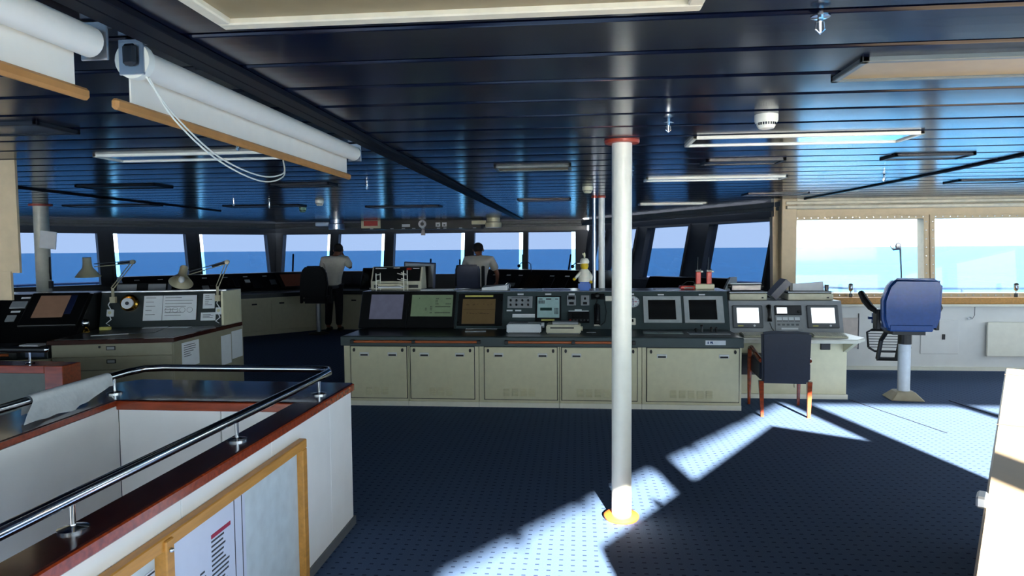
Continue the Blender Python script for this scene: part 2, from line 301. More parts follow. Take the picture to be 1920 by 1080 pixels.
MB().box(-.13, .1, -.115, -.105, 1.72, 1.95, T((0, 0, 0)) @ Ry(6)).build('paper', PAPER, t); MB().tube([(.1, 0, 1.6), (.11, -.02, 1.4), (.1, 0, 1.3)], .012, 6).box(.09, .13, -.03, .01, 1.18, 1.28).build('cable', BLACK, t)
for x, r, lb in ((.2, .024, 'slim polished steel pipe'), (.291, .04, 'thicker white steel pipe')):
    t = thing('ceiling_pipe', lb+' rising behind the main console', 'pipe', (x, 8.605, 0)); MB().cyl((0, 0, 0), (0, 0, HC), r, n=16).build('shaft', STEEL if r < .03 else mt('pale_pipe', (226, 228, 224), .25), t, smooth=True); MB().lathe([(r, HC-.02), (r+.012, HC-.02), (r+.012, HC), (r, HC)], 16).build('ceiling_collar', mt('red_brown', (166, 60, 34), .4), t)

# ------------------------------------------------------------------ ceiling fittings
def fixture(x0, y0, x1, w, label, kind, rz=0):
    t = thing('ceiling_light', label, 'ceiling light', ((x0+x1)/2, y0, HC-.004), rz, 'recessed ceiling lights'); L = abs(x1-x0)/2
    f = MB()
    for q in ((-L, L, -w/2, -w/2+.025), (-L, L, w/2-.025, w/2), (-L, -L+.025, -w/2, w/2), (L-.025, L, -w/2, w/2)): f.box(*q, -.014, .006)
    fm, lm = {'w': (WHITE, MIRR), 'b': (mt('bronze_frame', (96, 104, 104), .4), LENS), 'd': (DARK, mt('dim_diffuser', (52, 62, 72), .3))}[kind]
    f.build('frame', fm, t, bev=.003); MB().box(-L+.025, L-.025, -w/2+.025, w/2-.025, -.006, .004).build('diffuser', lm, t)
for a in ((.66, 4.25, 1.93, .33, 'long white-framed mirror light beyond the smoke detector', 'w'), (.96, 2.62, 1.68, .3, 'grey-framed tan panel light beside the ceiling sprinkler', 'b'), (-3.17, 4.42, -1.82, .3, 'white-framed mirror light beyond the roller blinds', 'w'),
          (.93, 5.3, 1.5, .25, 'short dim light beyond the mirror light', 'd'), (2.2, 5.2, 2.74, .25, 'short dim light near the wing windows', 'd'), (.62, 6.55, 1.88, .25, 'thin white-framed light above the main console', 'w'),
          (-.65, 5.45, -.05, .25, 'short olive-lens light before the column', 'b'), (-.78, 9.0, -.09, .3, 'small dark light behind the steel pipes', 'd'), (-4.8, 6.35, -3.98, .3, 'dark slim light above the chart table', 'd'),
          (-6.97, 8.9, -5.7, .3, 'long dark light near the shaded column', 'd'), (-4.96, 9.4, -3.85, .3, 'dark light ahead of the helm seat', 'd'), (-3.1, 10, -2, .3, 'dark light before the overhead panel', 'd'),
          (-2.95, 6.5, -2.35, .25, 'dark short light beside the curtain track', 'd'), (2.0, 8.6, 2.72, .3, 'dark light near the wing corner post', 'd'), (.88, 10.2, 1.84, .25, 'white-framed light along the starboard windows', 'w'), (3.7, 7.3, 4.4, .3, 'dark light above the pilot chair', 'd'), (-3.1, 3.3, -2.62, .3, 'dark light near the cream screen', 'd')):
    fixture(*a)
t = thing('ceiling_hatch', 'large cream-framed recessed tan panel in the navy ceiling', 'ceiling panel', (-.33, 1.3, HC-.004)); f = MB()
for q in ((-.65, .65, .53, .575), (-.65, .65, -.575, -.53), (-.65, -.61, -.53, .53), (.61, .65, -.53, .53)): f.box(*q, -.02, .004)
f.build('frame', mt('cream_trim', (226, 214, 186), .5), t, bev=.004); MB().box(-.61, .61, -.53, .53, -.004, .004).build('infill', LENS, t)
def sprinkler(x, yy, where):
    t = thing('sprinkler', 'small chrome sprinkler head '+where, 'sprinkler', (x, yy, HC), group='ceiling sprinklers')
    MB().cyl((0, 0, 0), (0, 0, -.03), .008, n=8).build('stem', CHROME, t); MB().lathe([(.004, -.012), (.026, -.014), (.026, -.018), (.004, -.02)], 12).build('rosette', CHROME, t)
    MB().tube([(-.01, 0, -.03), (-.012, 0, -.05), (0, 0, -.062), (.012, 0, -.05), (.01, 0, -.03)], .003, 6).cyl((0, 0, -.03), (0, 0, -.06), .004, n=6).build('yoke', CHROME, t)
for x, yy, w_ in ((.657, 1.98, 'beside the tan panel light'), (.452, 3.55, 'just right of the white column'), (.43, 5.7, 'beyond the white column'), (-1.945, 3.83, 'below the roller blind'), (-2.02, 6.5, 'left of the curtain track'), (2.73, 6.5, 'near the wing windows'), (-4.4, 8.5, 'above the chart table'), (-4.2, 9.1, 'ahead of the chart table')): sprinkler(x, yy, w_)
def detector(x, yy, label, m=WHITE):
    t = thing('smoke_detector', label, 'smoke detector', (x, yy, HC)); MB().lathe([(.055, 0), (.055, -.03), (.05, -.04)], 20).build('base', m, t, smooth=True)
    MB().lathe([(.045, -.035), (.045, -.05), (.036, -.066), (.02, -.07)], 20).build('dome', m, t, smooth=True); s_ = MB()
    for i in range(9): s_.box(-.003, .003, -.047, -.042, -.052, -.04, Rz(-60+i*15))
    s_.build('vent', BLACK, t)
detector(.91, 3.48, 'white round smoke detector near the mirror light'); detector(-3.3, 8.6, 'white smoke detector ahead of the helm seat'); detector(-4.1, 10, 'pale green smoke detector close to the forward windows', mt('pale_green', (150, 190, 160), .5)); detector(.1, 7.24, 'flat cream smoke detector left of the steel pipes', CREAM)
t = thing('curtain_track', 'dark navy double curtain track crossing the ceiling fore and aft', 'curtain track', (-1.25, 1, HC))
for dx in (0, .062): MB(world=t).box(-1.285+dx, -1.225+dx, -2.4, 14.6, HC-.022, HC).build('rail', mt('navy_track', (7, 10, 22), .6, spec=.2), t, bev=.003)
t = thing('curtain_track', 'thin dark curtain track running aft from the wing corner post', 'curtain track', (3.08, 7, HC)); MB(world=t).tube([(2.99, 9.5, HC-.01), (3.03, 8.6, HC-.01), (3.1, 7.2, HC-.01), (3.12, 6, HC-.01), (3.1, 4.6, HC-.01), (3.1, 2.7, HC-.01)], .012, 6).build('rail', DARK, t)
t = thing('curtain_track', 'thin dark curtain track running fore and aft near the shaded column', 'curtain track', (-5.45, 7.4, HC)); MB(world=t).tube([(-5.35, 4.8, HC-.01), (-5.4, 6.1, HC-.01), (-5.48, 7.5, HC-.01), (-5.52, 8.9, HC-.01), (-5.6, 10.4, HC-.01)], .012, 6).build('rail', DARK, t)

def smooth_path(p, n=6):
    p = [Vector(q) for q in p]; out = []
    for i in range(len(p)-1):
        a, b, c, d_ = p[max(i-1, 0)], p[i], p[i+1], p[min(i+2, len(p)-1)]
        for k_ in range(n): t_ = k_/n; out.append(.5*((2*b)+(c-a)*t_+(2*a-5*b+4*c-d_)*t_*t_+(3*b-a-3*c+d_)*t_**3))
    return out+[p[-1]]
# ------------------------------------------------------------------ roller blinds
def blind(y0, y1, label, chain):
    t = thing('roller_blind', label, 'roller blind', (-1.33, y0, 2.24), group=None); g = MB(world=t)
    g.cyl((-1.33, y0+.05, 2.235), (-1.33, y1-.02, 2.235), .042, n=24).build('roller', BLIND, t, smooth=True)
    MB(world=t).box(-1.376, -1.37, y0+.07, y1-.03, 2.115, 2.235).build('fabric', BLIND, t); MB(world=t).box(-1.385, -1.36, y0-.01, y1+.02, 2.085, 2.118).build('bottom_slat', mt('blind_slat_wood', (190, 134, 74), .5, 0, .1), t, bev=.008)
    for yy in (y0+.02, y1): MB(world=t).box(-1.37, -1.29, yy-.004, yy+.004, 2.19, 2.29).box(-1.37, -1.29, yy-.004, yy+.03, 2.285, 2.295).build('bracket', STEEL, t, bev=.002)
    if chain:
        MB(world=t).cyl((-1.33, y0+.02, 2.235), (-1.33, y0+.05, 2.235), .055, n=20).build('chain_wheel', WHITE, t, smooth=True); MB(world=t).box(-1.352, -1.308, y0+.0, y0+.018, 2.215, 2.28).build('cover_plate', DARK, t, bev=.01)
        for dy in (0, .014):
            MB(world=t).tube(smooth_path([(-1.30, y0+.04+dy, 2.19), (-1.29, y0+.16, 2.1-dy), (-1.285, y0+.42, 2.0-dy), (-1.285, y0+.75, 1.965-dy*1.5), (-1.29, y0+.98, 2.0-dy), (-1.35, y0+1.12, 2.075)]), .003, 6).build('chain', WHITE, t, smooth=True)
blind(-.5, 1.82, 'white roller blind with wooden slat ending above the stairwell rail', False); blind(1.96, 4.05, 'white roller blind with looped bead chain and wooden slat', True)
t = thing('pull_screen', 'cream fabric screen hanging from the ceiling at the port side', 'screen', (-4.4, 4.45, 1.3)); MB(world=t).box(-5.3, -3.87, 4.44, 4.46, 1.52, 2.3).build('upper_panel', CREAM2, t); MB(world=t).box(-5.3, -3.93, 4.43, 4.45, 1.33, 1.53).build('lower_panel', CREAM2, t)

# ------------------------------------------------------------------ stairwell balustrade
SX = -1.36
b = thing('stairwell_balustrade', 'white panelled stairwell balustrade with mahogany capping', 'balustrade', (-2, 3, 0))
# outer starboard wall, far wall, port wall (inner faces visible)
for i, (y0, y1) in enumerate(((-.4, 1.0), (1.0, 2.2), (2.2, 2.9), (2.9, 3.62), (3.62, 3.98))): MB(world=b).box(SX-.11, SX, y0+.002, y1-.002, 0, .83).build('wall_panel', WALLW, b, bev=.003)
for x0, x1 in ((-2.48, -1.9), (-1.9, SX-.11)): MB(world=b).box(x0+.002, x1-.002, 3.46, 3.98, 0, .83).build('wall_panel', WALLW, b, bev=.003)
for p0, p1 in (((-2.48, 3.46), (-2.42, 2.6)), ((-2.42, 2.6), (-2.3, .6))):
    (x0, y0), (x1, y1) = p0, p1; MB(world=b).prism([(x0, y0), (x0-.3, y0+.35), (x1-.3, y1), (x1, y1)], 0, .83).build('wall_panel', WALLW, b)
MB(world=b).box(SX-.105, SX+.012, -.4, 3.99, 0, .05).build('skirting', MGREY, b)
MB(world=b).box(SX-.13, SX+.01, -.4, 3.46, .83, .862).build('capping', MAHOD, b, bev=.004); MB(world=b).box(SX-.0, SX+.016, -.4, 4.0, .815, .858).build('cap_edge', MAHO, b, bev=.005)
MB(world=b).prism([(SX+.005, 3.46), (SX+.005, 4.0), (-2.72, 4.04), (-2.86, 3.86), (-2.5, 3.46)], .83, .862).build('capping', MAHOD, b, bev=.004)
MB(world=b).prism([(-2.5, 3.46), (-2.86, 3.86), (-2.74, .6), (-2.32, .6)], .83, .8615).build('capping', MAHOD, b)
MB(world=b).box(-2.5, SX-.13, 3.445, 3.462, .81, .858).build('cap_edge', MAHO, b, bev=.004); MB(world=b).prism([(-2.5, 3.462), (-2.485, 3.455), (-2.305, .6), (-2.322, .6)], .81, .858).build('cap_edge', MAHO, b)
hr = thing('handrail', 'polished steel handrail bending around the stairwell', 'handrail', (-1.45, 2, .86))
MB(world=hr).tube([(-1.46, .2, .957), (-1.45, 1.8, .957), (-1.43, 3.3, .957), (-1.43, 3.8, .957), (-1.47, 3.9, .957), (-1.58, 3.92, .957), (-2.1, 3.92, .957), (-2.5, 3.92, .957), (-2.6, 3.88, .957), (-2.63, 3.75, .957), (-2.6, 2.8, .957), (-2.5, .8, .957)], .021, 16).build('rail', CHROME, hr, smooth=2)
for x, yy in ((-1.45, 1.81), (-1.435, 2.74), (-1.432, 3.66), (-2.61, 3.62), (-1.46, .8)):
    p = MB(world=hr).cyl((x, yy, .862), (x, yy, .945), .008, n=10).build('stanchion', CHROME, hr, smooth=True); MB(world=hr).lathe([(.042, .862), (.042, .868), (.01, .876)], 20, T((x, yy, 0))).build('flange', CHROME, p, smooth=True)
rows = []
for i in range(25):
    v = i/24; row = []; dr = .16*(1-v)**1.1+.035; dl = .05+.02*(1-v)
    for j in range(21):
        u = j/20; wv = .006*math.sin(9*v+u*4)+.004*math.sin(23*v+3)
        if u < .25: f_ = 1-u/.25; x = -.028-.01*f_; z = -f_*dl
        elif u < .6: a = math.pi*(1-(u-.25)/.35); x = .028*math.cos(a); z = .028*math.sin(a)
        else: f_ = (u-.6)/.4; x = .028+.05*f_*(1-v)+abs(wv)*f_*2; z = -f_*min(dr, .085+.0*v)-wv*f_
        yc = 3.0+.585*v-.22*(1-v)*max(0, u-.6)/.4*.6; row.append((-2.6-.0316*(yc-2.8)+x, yc, .957+z))
    rows.append(row)
tag(MB().sheet(rows, .002).build('cloth', CLOTH, smooth=2), 'white cloth draped over the stairwell handrail', 'cloth')
# pinboard
pb = thing('notice_board', 'wood-framed notice board hung on the outer balustrade panel', 'notice board', (SX, 2.4, .1)); x1 = SX+.03
MB(world=pb).box(SX, x1+.01, -.1, 3.2, .70, .745).build('frame_top', PINE, pb, bev=.004); MB(world=pb).box(SX, x1+.01, 3.15, 3.2, .055, .70).build('frame_side', PINE, pb, bev=.004)
MB(world=pb).box(SX, x1+.02, 2.03, 2.075, .055, .735).build('frame_divider', PINE, pb, bev=.004); MB(world=pb).box(SX, SX+.008, -.1, 3.15, .055, .70).build('backing', mt('pale_board', (196, 208, 214), .5), pb)
MB(world=pb).ell((x1+.024, 2.05, .70), (.01, .008, .008), 8, 6).build('screw', STEEL, pb)
PAPER_PINBOARD = mt('sleeved_paper', (214, 220, 238), .25, 0, .02)
q = thing('poster', 'large printed sheet with red heading in plastic sleeve on the notice board', 'poster', (SX+.012, 2.3, .1)); rows = []
MB(world=q).box(SX+.009, SX+.012, 2.08, 2.62, .055, .695).build('sheet', PAPER_PINBOARD, q)
MB(world=q).box(SX+.012, SX+.0135, 2.36, 2.5, .60, .615).build('heading', PRED, q)
tx = MB(world=q)
for i in range(29): tx.box(SX+.012, SX+.013, 2.36, 2.36+.13*random.uniform(.6, 1), .585-i*.018, .592-i*.018)
for i in range(8): tx.box(SX+.012, SX+.013, 2.28, 2.28+.05*random.uniform(.5, 1), .5-i*.02, .507-i*.02)
tx.build('print', INK, q); MB(world=q).box(SX+.012, SX+.014, 2.53, 2.533, .055, .69).box(SX+.012, SX+.014, 2.59, 2.593, .055, .685).build('fold_line', INK, q)
q = thing('poster', 'pale sheet behind the notice board divider nearest the stairs', 'poster', (SX+.012, 1.5, .1)); MB(world=q).box(SX+.009, SX+.012, .6, 2.02, .055, .65).build('sheet', PAPER_PINBOARD, q); MB(world=q).box(SX+.012, SX+.014, .6, 2.02, .64, .645).build('print', INK, q)
# second low box at port side
b2 = thing('stairwell_balustrade', 'low balustrade end with mahogany post and grey infill beside the drawers', 'balustrade', (-4.6, 4.6, 0))
MB(world=b2).box(-6.5, -3.72, 4.5, 4.6, 0, .83).build('infill', mt('grey_infill', (96, 104, 100), .5), b2); MB(world=b2).box(-3.74, -3.60, 4.46, 4.64, 0, .865).build('corner_post', MAHO, b2, bev=.004); MB(world=b2).box(-6.5, -3.74, 4.46, 4.66, .81, .865).build('capping', MAHO, b2, bev=.004)
h2 = thing('handrail', 'short black and steel handrail on the low balustrade end', 'handrail', (-4.6, 4.56, .865)); MB(world=h2).cyl((-6.4, 4.56, .965), (-3.8, 4.56, .965), .022, n=12).build('rail', BLACK, h2, smooth=True); MB(world=h2).ell((-3.8, 4.56, .965), (.02, .021, .021), 10, 6).build('end_cap', CHROME, h2, smooth=True)
for x in (-3.93, -5.2): MB(world=h2).cyl((x, 4.56, .865), (x, 4.56, .95), .008, n=8).lathe([(.035, .866), (.03, .872)], 16, T((x, 4.56, 0))).build('stanchion', CHROME, h2)

# ------------------------------------------------------------------ main console
def louvres(mb, x0, cols, z0):
    for c in range(cols):
        for r in range(3):
            x = x0+c*.09; z = z0+r*.028; mb.add([(x, 0, z), (x+.062, 0, z), (x+.062, 0, z+.02), (x, 0, z+.02), (x, -.02, z+.001), (x+.062, -.02, z+.001)], [(0, 1, 2, 3), (4, 5, 2, 3), (0, 1, 5, 4), (0, 3, 4), (1, 2, 5)])
doors = [(-2.5, -1.795, -2.42, -1.815, 3, 'at its port end'), (-1.795, -1.04, -1.77, -1.09, 3, 'second from its port end'), (-1.04, -.195, -.98, -.22, 4, 'in the middle of the run'), (-.195, .65, -.17, .6, 5, 'behind the white column'), (.65, 1.65, .7, 1.62, 5, 'widest at the chair end')]
for x0, x1, d0, d1, lc, lb in doors:
    t = thing('console_cabinet', 'cream steel cabinet unit of the main console, '+lb, 'cabinet', ((x0+x1)/2, 7.1, 0), group='main console cabinets')
    MB(world=t).box(x0+.002, x1-.002, 7.11, 7.79, .05, .645).build('body', CREAM, t, bev=.003); MB(world=t).box(x0+.002, x1-.002, 7.1, 7.79, 0, .05).build('plinth', WHITE, t)
    dr = MB(world=t).box(d0, d1, 7.095, 7.112, .085, .635).build('door', CREAM, t, bev=.004)
    Md = T((0, 7.095, 0)); lv = MB(Md, world=t); louvres(lv, (d0+d1)/2-lc*.045, lc, .125); lv.build('louvre', CREAM, dr)
    MB(world=t).box(d0-.007, d1+.007, 7.105, 7.112, .078, .642).build('door_gap', DARK, t)
    for s_ in (0, 1):
        hx = d0+.15 if s_ == 0 else d1-.15; lx = d0+.04 if s_ == 0 else d1-.04
        MB(world=t).box(hx-.05, hx+.05, 7.088, 7.096, .535, .575).build('handle', mt('handle_silver', (214, 216, 214), .35), dr, bev=.003); MB(world=t).box(hx-.04, hx+.04, 7.086, 7.089, .538, .556).build('handle_recess', BLACK, dr)
        MB(Md, world=t).prism([(lx+.013*math.cos(a*.5236), .6+.02*math.sin(a*.5236)) for a in range(12)], 0, .012, Rx(90)).build('lock', BLACK, dr)
t = thing('worktop', 'long dark worktop of the main console with wood grab rails', 'worktop', (-.42, 7.4, .645))
MB(world=t).box(-2.52, 1.66, 7.07, 7.8, .645, .745).build('slab', GREEN, t, bev=.006); MB(world=t).box(-2.5, 1.64, 7.12, 7.8, .745, .747).build('surface', TOPG, t)
for xs in ((-2.38, -1.72, -1.03), (-.74, -.05, .56)):
    for x in xs: MB(world=t).box(x-.018, x+.018, 7.02, 7.075, .675, .715).build('rail_bracket', BLACK, t, bev=.004)
    MB(world=t).cyl((xs[0], 7.045, .695), (xs[2], 7.045, .695), .014, n=12).build('grab_rail', COPPER, t, smooth=True)
MB(world=t).box(1.28, 1.48, 7.064, 7.071, .675, .72).build('maker_plate', mt('plate', (206, 212, 218), .4), t, label='silver maker plate with small blue mark')
MB(world=t).box(1.30, 1.312, 7.062, 7.065, .685, .71).box(1.326, 1.332, 7.062, 7.065, .685, .71).box(1.332, 1.352, 7.062, 7.065, .695, .71).box(1.34, 1.355, 7.062, 7.065, .685, .694).build('maker_mark', mt('ink_blue', (40, 70, 110), .6), t)
# instrument panel
ip = thing('instrument_console', 'dark green slanted instrument console with screens and radio gear', 'console', (-.42, 8, 0)); PM = slope(Matrix(), 7.8, .745, 8.0, 1.16); PL = .461
MB(world=ip).add([(-2.55, 7.8, .747), (1.68, 7.8, .747), (1.68, 8.0, 1.16), (-2.55, 8.0, 1.16), (-2.55, 8.55, .0), (1.68, 8.55, .0), (1.68, 8.55, 1.16), (-2.55, 8.55, 1.16), (-2.55, 7.8, 0), (1.68, 7.8, 0)],
                 [(0, 1, 2, 3), (3, 2, 6, 7), (7, 6, 5, 4), (0, 3, 7, 4, 8), (1, 9, 5, 6, 2), (0, 8, 9, 1), (8, 4, 5, 9)]).build('body', GREEN, ip)
MB(world=ip).box(-2.56, 1.69, 7.99, 8.56, 1.16, 1.168).build('top_shelf', mt('shelf_grey', (120, 128, 150), .25), ip, bev=.003)
def on(x0, x1, t0, t1, z0, z1, mat, name, par, label=None, bev=.0): return MB(PM, world=ip).box(x0, x1, min(t0, t1), max(t0, t1), z0, z1).build(name, mat, par, bev=bev, label=label)
m = on(-2.555, -1.99, .0, .457, 0, .03, BLACK, 'monitor', ip, 'black monitor with lavender reflections put into its screen colour', .006); on(-2.437, -2.045, .106, .415, .03, .034, SCR_L, 'screen', m); on(-2.32, -2.3, .06, .075, .03, .036, CHROME, 'button', m)
m = on(-1.985, -1.425, .0, .457, 0, .03, BLACK, 'monitor', ip, 'black monitor with green text screen', .006); on(-1.946, -1.457, .141, .408, .03, .034, SCR_G, 'screen', m); on(-1.79, -1.775, .1, .118, .03, .036, CHROME, 'button', m)
tx = MB(PM, world=ip)
for x, tt, w in ((-1.66, .355, .035), (-1.54, .355, .06), (-1.66, .335, .03), (-1.66, .315, .03), (-1.66, .29, .035), (-1.54, .29, .06), (-1.72, .255, .03), (-1.66, .255, .18), (-1.78, .235, .03), (-1.72, .235, .025), (-1.78, .215, .03), (-1.72, .215, .025), (-1.72, .18, .03), (-1.66, .18, .18), (-1.86, .36, .015)):
    x2 = x
    while x2 < x+w-.006: tx.box(x2, x2+.009, tt, tt+.011, .034, .035); x2 += .013
tx.build('screen_text', mt('lcd_ink', (34, 44, 36), .6), m)
on(-1.41, -.85, .0, .44, 0, .012, GREEN, 'monitor_surround', ip, None, .004); m = on(-1.395, -.868, .03, .428, .012, .03, BLACK, 'monitor', ip, 'black monitor with brown handwritten screen', .006); on(-1.339, -.955, .05, .356, .03, .034, SCR_B, 'screen', m); on(-1.315, -.985, .382, .403, .03, .033, YEL, 'label_strip', m)
tx = MB(PM, world=ip); tx.box(-1.33, -.96, .225, .228, .034, .035)
for i in range(26):
    x = -1.31+random.random()*.3; z = random.choice([.28, .29, .175, .18, .17]); tx.box(x, x+.02, z, z+.004, .034, .035, T((0, 0, 0)))
tx.build('screen_text', mt('brown_ink', (60, 40, 26), .6), m)
for x, tt in ((-1.38, .34), (-.885, .34), (-1.38, .07)): on(x-.005, x+.005, tt-.005, tt+.005, .03, .034, CHROME, 'screw', m)
kp = on(-.819, -.528, .254, .4, 0, .012, GREY, 'knob_panel', ip, None, .003)
for i in range(4):
    for j in range(2): MB(PM, world=ip).cyl((-.78+i*.068, .29+j*.055, .012), (-.78+i*.068, .29+j*.055, .032), .013, .011, 10).build('knob', BLACK, kp)
tx = MB(PM, world=ip)
for i in range(18): tx.box(-.77+i*.011, -.763+i*.011, .378, .386, .012, .013)
tx.build('lettering', INK, kp)
ku = on(-.49, -.195, .085, .4, 0, .02, BLACK, 'keypad_unit', ip, 'pale keypad radio unit in black housing', .004); on(-.469, -.214, .13, .38, .02, .028, KEYC, 'face', ku); on(-.435, -.3, .215, .25, .028, .03, mt('lcd_dark', (38, 66, 62), .3), 'display', ku)
k = MB(PM, world=ip)
for i in range(4):
    for j in range(5): k.box(-.27+i*.012, -.262+i*.012, .17+j*.016, .182+j*.016, .028, .03)
for i in range(6): k.box(-.455+i*.012, -.447+i*.012, .3, .34, .028, .029)
k.build('keys', INK, ku); tx = MB(PM, world=ip).box(-.45, -.41, .352, .362, .028, .029).box(-.37, -.31, .35, .364, .028, .029).box(-.265, -.23, .352, .36, .028, .029); tx.build('lettering', INK, ku); on(-.42, -.27, .093, .112, .02, .022, YEL, 'label_strip', ku)
for x, tt in ((-.669, .427), (-.346, .427), (-.074, .427), (.941, .42), (1.401, .42), (.604, .427), (-.79, .225), (-.69, .225)): on(x-.035, x+.035, tt-.009, tt+.009, 0, .003, PAPER, 'label_plate', ip)
on(-.755, -.495, .138, .181, 0, .006, PAPER, 'label_strip', ip)
for x0, x1 in ((-.129, -.025), (.03, .127)):
    s_ = on(x0, x1, .287, .408, 0, .015, GREY, 'switch_unit', ip, None, .003); on(x0+.015, x1-.015, .355, .395, .015, .018, BLACK if x0 < 0 else GREY, 'switch_face', s_); on(x0+.025, x1-.025, .295, .325, .015, .018, BLACK, 'display', s_)
    MB(PM, world=ip).cyl(((x0+x1)/2, .365, .015), ((x0+x1)/2, .365, .035), .012, n=8).build('knob', BLACK if x0 > 0 else CHROME, s_)
rd = on(-.118, .128, .075, .205, 0, .03, BLACK, 'radio_set', ip, None, .004); on(-.07, .05, .12, .18, .03, .032, SCR_D, 'display', rd); on(-.11, .12, .21, .222, 0, .008, PAPER, 'label_strip', ip); on(-.04, .04, .222, .24, 0, .004, PAPER, 'label_plate', ip)
for i in range(6): MB(PM, world=ip).cyl((-.09+i*.04, .095, .03), (-.09+i*.04, .095, .045), .009, n=8).build('knob', MGREY if i else RED, rd)
hs = MB(PM, world=ip).box(.18, .25, .04, .29, 0, .02).build('handset_cradle', BLACK, ip, bev=.005); on(.178, .252, .035, .05, .0, .025, WHITE, 'cradle_clip', hs)
mc = on(.15, .3, .36, .43, 0, .02, BLACK, 'microphone_bracket', ip, None, .004)
on(.31, .4, .34, .4, 0, .02, WHITE, 'junction_box', ip, None, .004)
hb = thing('telephone_handset', 'black curved telephone handset hung on the instrument console', 'telephone', (.215, 7.85, .85)); MB(PM, world=hb).tube([(.215, .065, .05), (.215, .1, .06), (.215, .17, .065), (.215, .24, .055), (.21, .28, .035)], [.022, .018, .016, .02, .026], 10).build('grip', BLACK, hb, smooth=2); MB(PM, world=hb).tube([(.215, .06, .05), (.25, .03, .05), (.3, .08, .03), (.32, .2, .02), (.3, .33, .02)], .005, 6).build('cord', BLACK, hb)
hm = thing('hand_microphone', 'black fist microphone clipped to the instrument console', 'microphone', (.214, 7.98, 1.1)); MB(PM, world=hm).ell((.214, .4, .035), (.032, .035, .02), 12, 8).build('shell', BLACK, hm, smooth=True); MB(PM, world=hm).tube([(.214, .37, .035), (.215, .33, .04), (.2, .3, .02)], .006, 6).build('cord', BLACK, hm)
ck = MB(PM, world=ip).cyl((.625, .326, 0), (.625, .326, .02), .075, n=32).build('clock', STEEL, ip, smooth=True, label='round white ship clock with blue sectors'); MB(PM, world=ip).cyl((.625, .326, .02), (.625, .326, .022), .066, n=32).build('dial', PAPER, ck); f = MB(PM, world=ip)
for i in range(12): f.box(-.003, .003, .05, .06, .022, .0235, T((.625, .326, 0)) @ Rz(i*30))
f.box(-.004, .004, -.01, .04, .0235, .025, T((.625, .326, 0)) @ Rz(8)).box(-.003, .003, -.01, .055, .0235, .0255, T((.625, .326, 0)) @ Rz(176)).build('hands', mt('ink_blue', (40, 70, 110), .6), ck)
f = MB(PM, world=ip)
for a in (0, 90, 180, 270): f.prism([(0, 0), (.04*math.cos(R(a-8)), .04*math.sin(R(a-8))), (.04*math.cos(R(a+8)), .04*math.sin(R(a+8)))], .022, .023, T((.625, .326, 0)))
f.build('sectors', PRED, ck)
sk = on(.565, .646, .049, .131, 0, .02, WHITE, 'socket', ip, None, .006); on(.575, .62, .08, .11, .02, .035, BLACK, 'plug', sk)
for x0, x1, s0, s1, lb in ((.738, 1.158, .79, 1.098, 'dark screen in pale grey frame next to the clock'), (1.191, 1.624, 1.244, 1.55, 'dark screen in pale grey frame at the panel end')):
    m = MB(PM, world=ip)
    for q in ((x0, x1, .075, .112), (x0, x1, .353, .395), (x0, s0, .112, .353), (s1, x1, .112, .353)): m.box(*q, 0, .02)
    m = m.build('framed_display', mt('pale_grey_frame', (176, 182, 184), .4), ip, label=lb); on(s0, s1, .112, .353, 0, .008, SCR_D, 'screen', m)
# things on worktop
def printer(x, yy, z, w, rz, label, variant):
    t = thing('printer', label, 'printer', (x, yy, z), rz); MB().prism([(-w/2, 0), (w/2, 0), (w/2, .26), (-w/2, .26)], .004, .1).build('body', PAPER if variant == 0 else mt('beige_plastic', (206, 202, 178), .5), t, bev=.012, seg=2)
    MB().box(-w/2+.02, w/2-.02, .0, .24, 0, .01).build('foot', MGREY, t)
    if variant == 0: MB().box(-w*.35, w*.1, .06, .2, .1, .112).build('lid', MGREY, t, bev=.003); MB().cyl((w/2, .1, .08), (w/2+.03, .1, .08), .03, n=12).build('paper_knob', PAPER, t, smooth=True)
    else:
        MB().box(-w*.38, w*.3, -.004, .0, .06, .075).build('paper_slot', BLACK, t); MB().box(-w*.33, w*.42, .05, .2, .1, .125).build('lid', GREY, t, bev=.004); MB().cyl((w/2, .1, .05), (w/2+.02, .1, .05), .025, n=12).build('paper_knob', CREAM, t, smooth=True)
printer(-.586, 7.37, .747, .375, 0, 'white boxy printer on the worktop below the knob panel', 0); printer(-.157, 7.32, .747, .37, 0, 'beige printer with dark paper slot on the worktop', 1)
def slab(name, label, cat, M, w, d, h, mat, n=0, grp=None):
    t = thing(name, label, cat, M=M, group=grp); MB().box(-w/2, w/2, -d/2, d/2, 0, h).build('sheet' if h < .01 else 'body', mat, t, bev=min(.003, h*.3))
    if n:
        m = MB()
        for i in range(n): m.box(-w*.4, -w*.4+w*.8*random.uniform(.5, 1), -d*.4+i*d*.8/n, -d*.4+i*d*.8/n+d*.25/n, h, h+.0006)
        m.build('print', INK, t)
    return t
slab('clipboard', 'pale grey tablet lying on the worktop under the brown screen', 'clipboard', T((-1.14, 7.55, .748)) @ Rz(8), .23, .17, .012, GREY); slab('ruler', 'white strip lying along the base of the instrument console', 'ruler', T((-1.1, 7.76, .748)), .36, .03, .006, PAPER)
slab('label_tag', 'small grey tag lying on the worktop beside the column', 'tag', T((.14, 7.47, .748)), .1, .03, .006, GREY)
slab('plot_tray', 'clear acrylic plotting tray lying before the framed screens', 'tray', T((.9, 7.45, .748)) @ Rz(-4), .42, .16, .012, mt('acrylic', (104, 118, 118), .15)); slab('control_plate', 'grey control plate with small levers at the worktop end', 'control panel', T((1.37, 7.4, .748)), .42, .17, .012, GREY)
t = thing('control_levers', 'black control levers standing on the grey control plate', 'controls', (1.37, 7.42, .76))
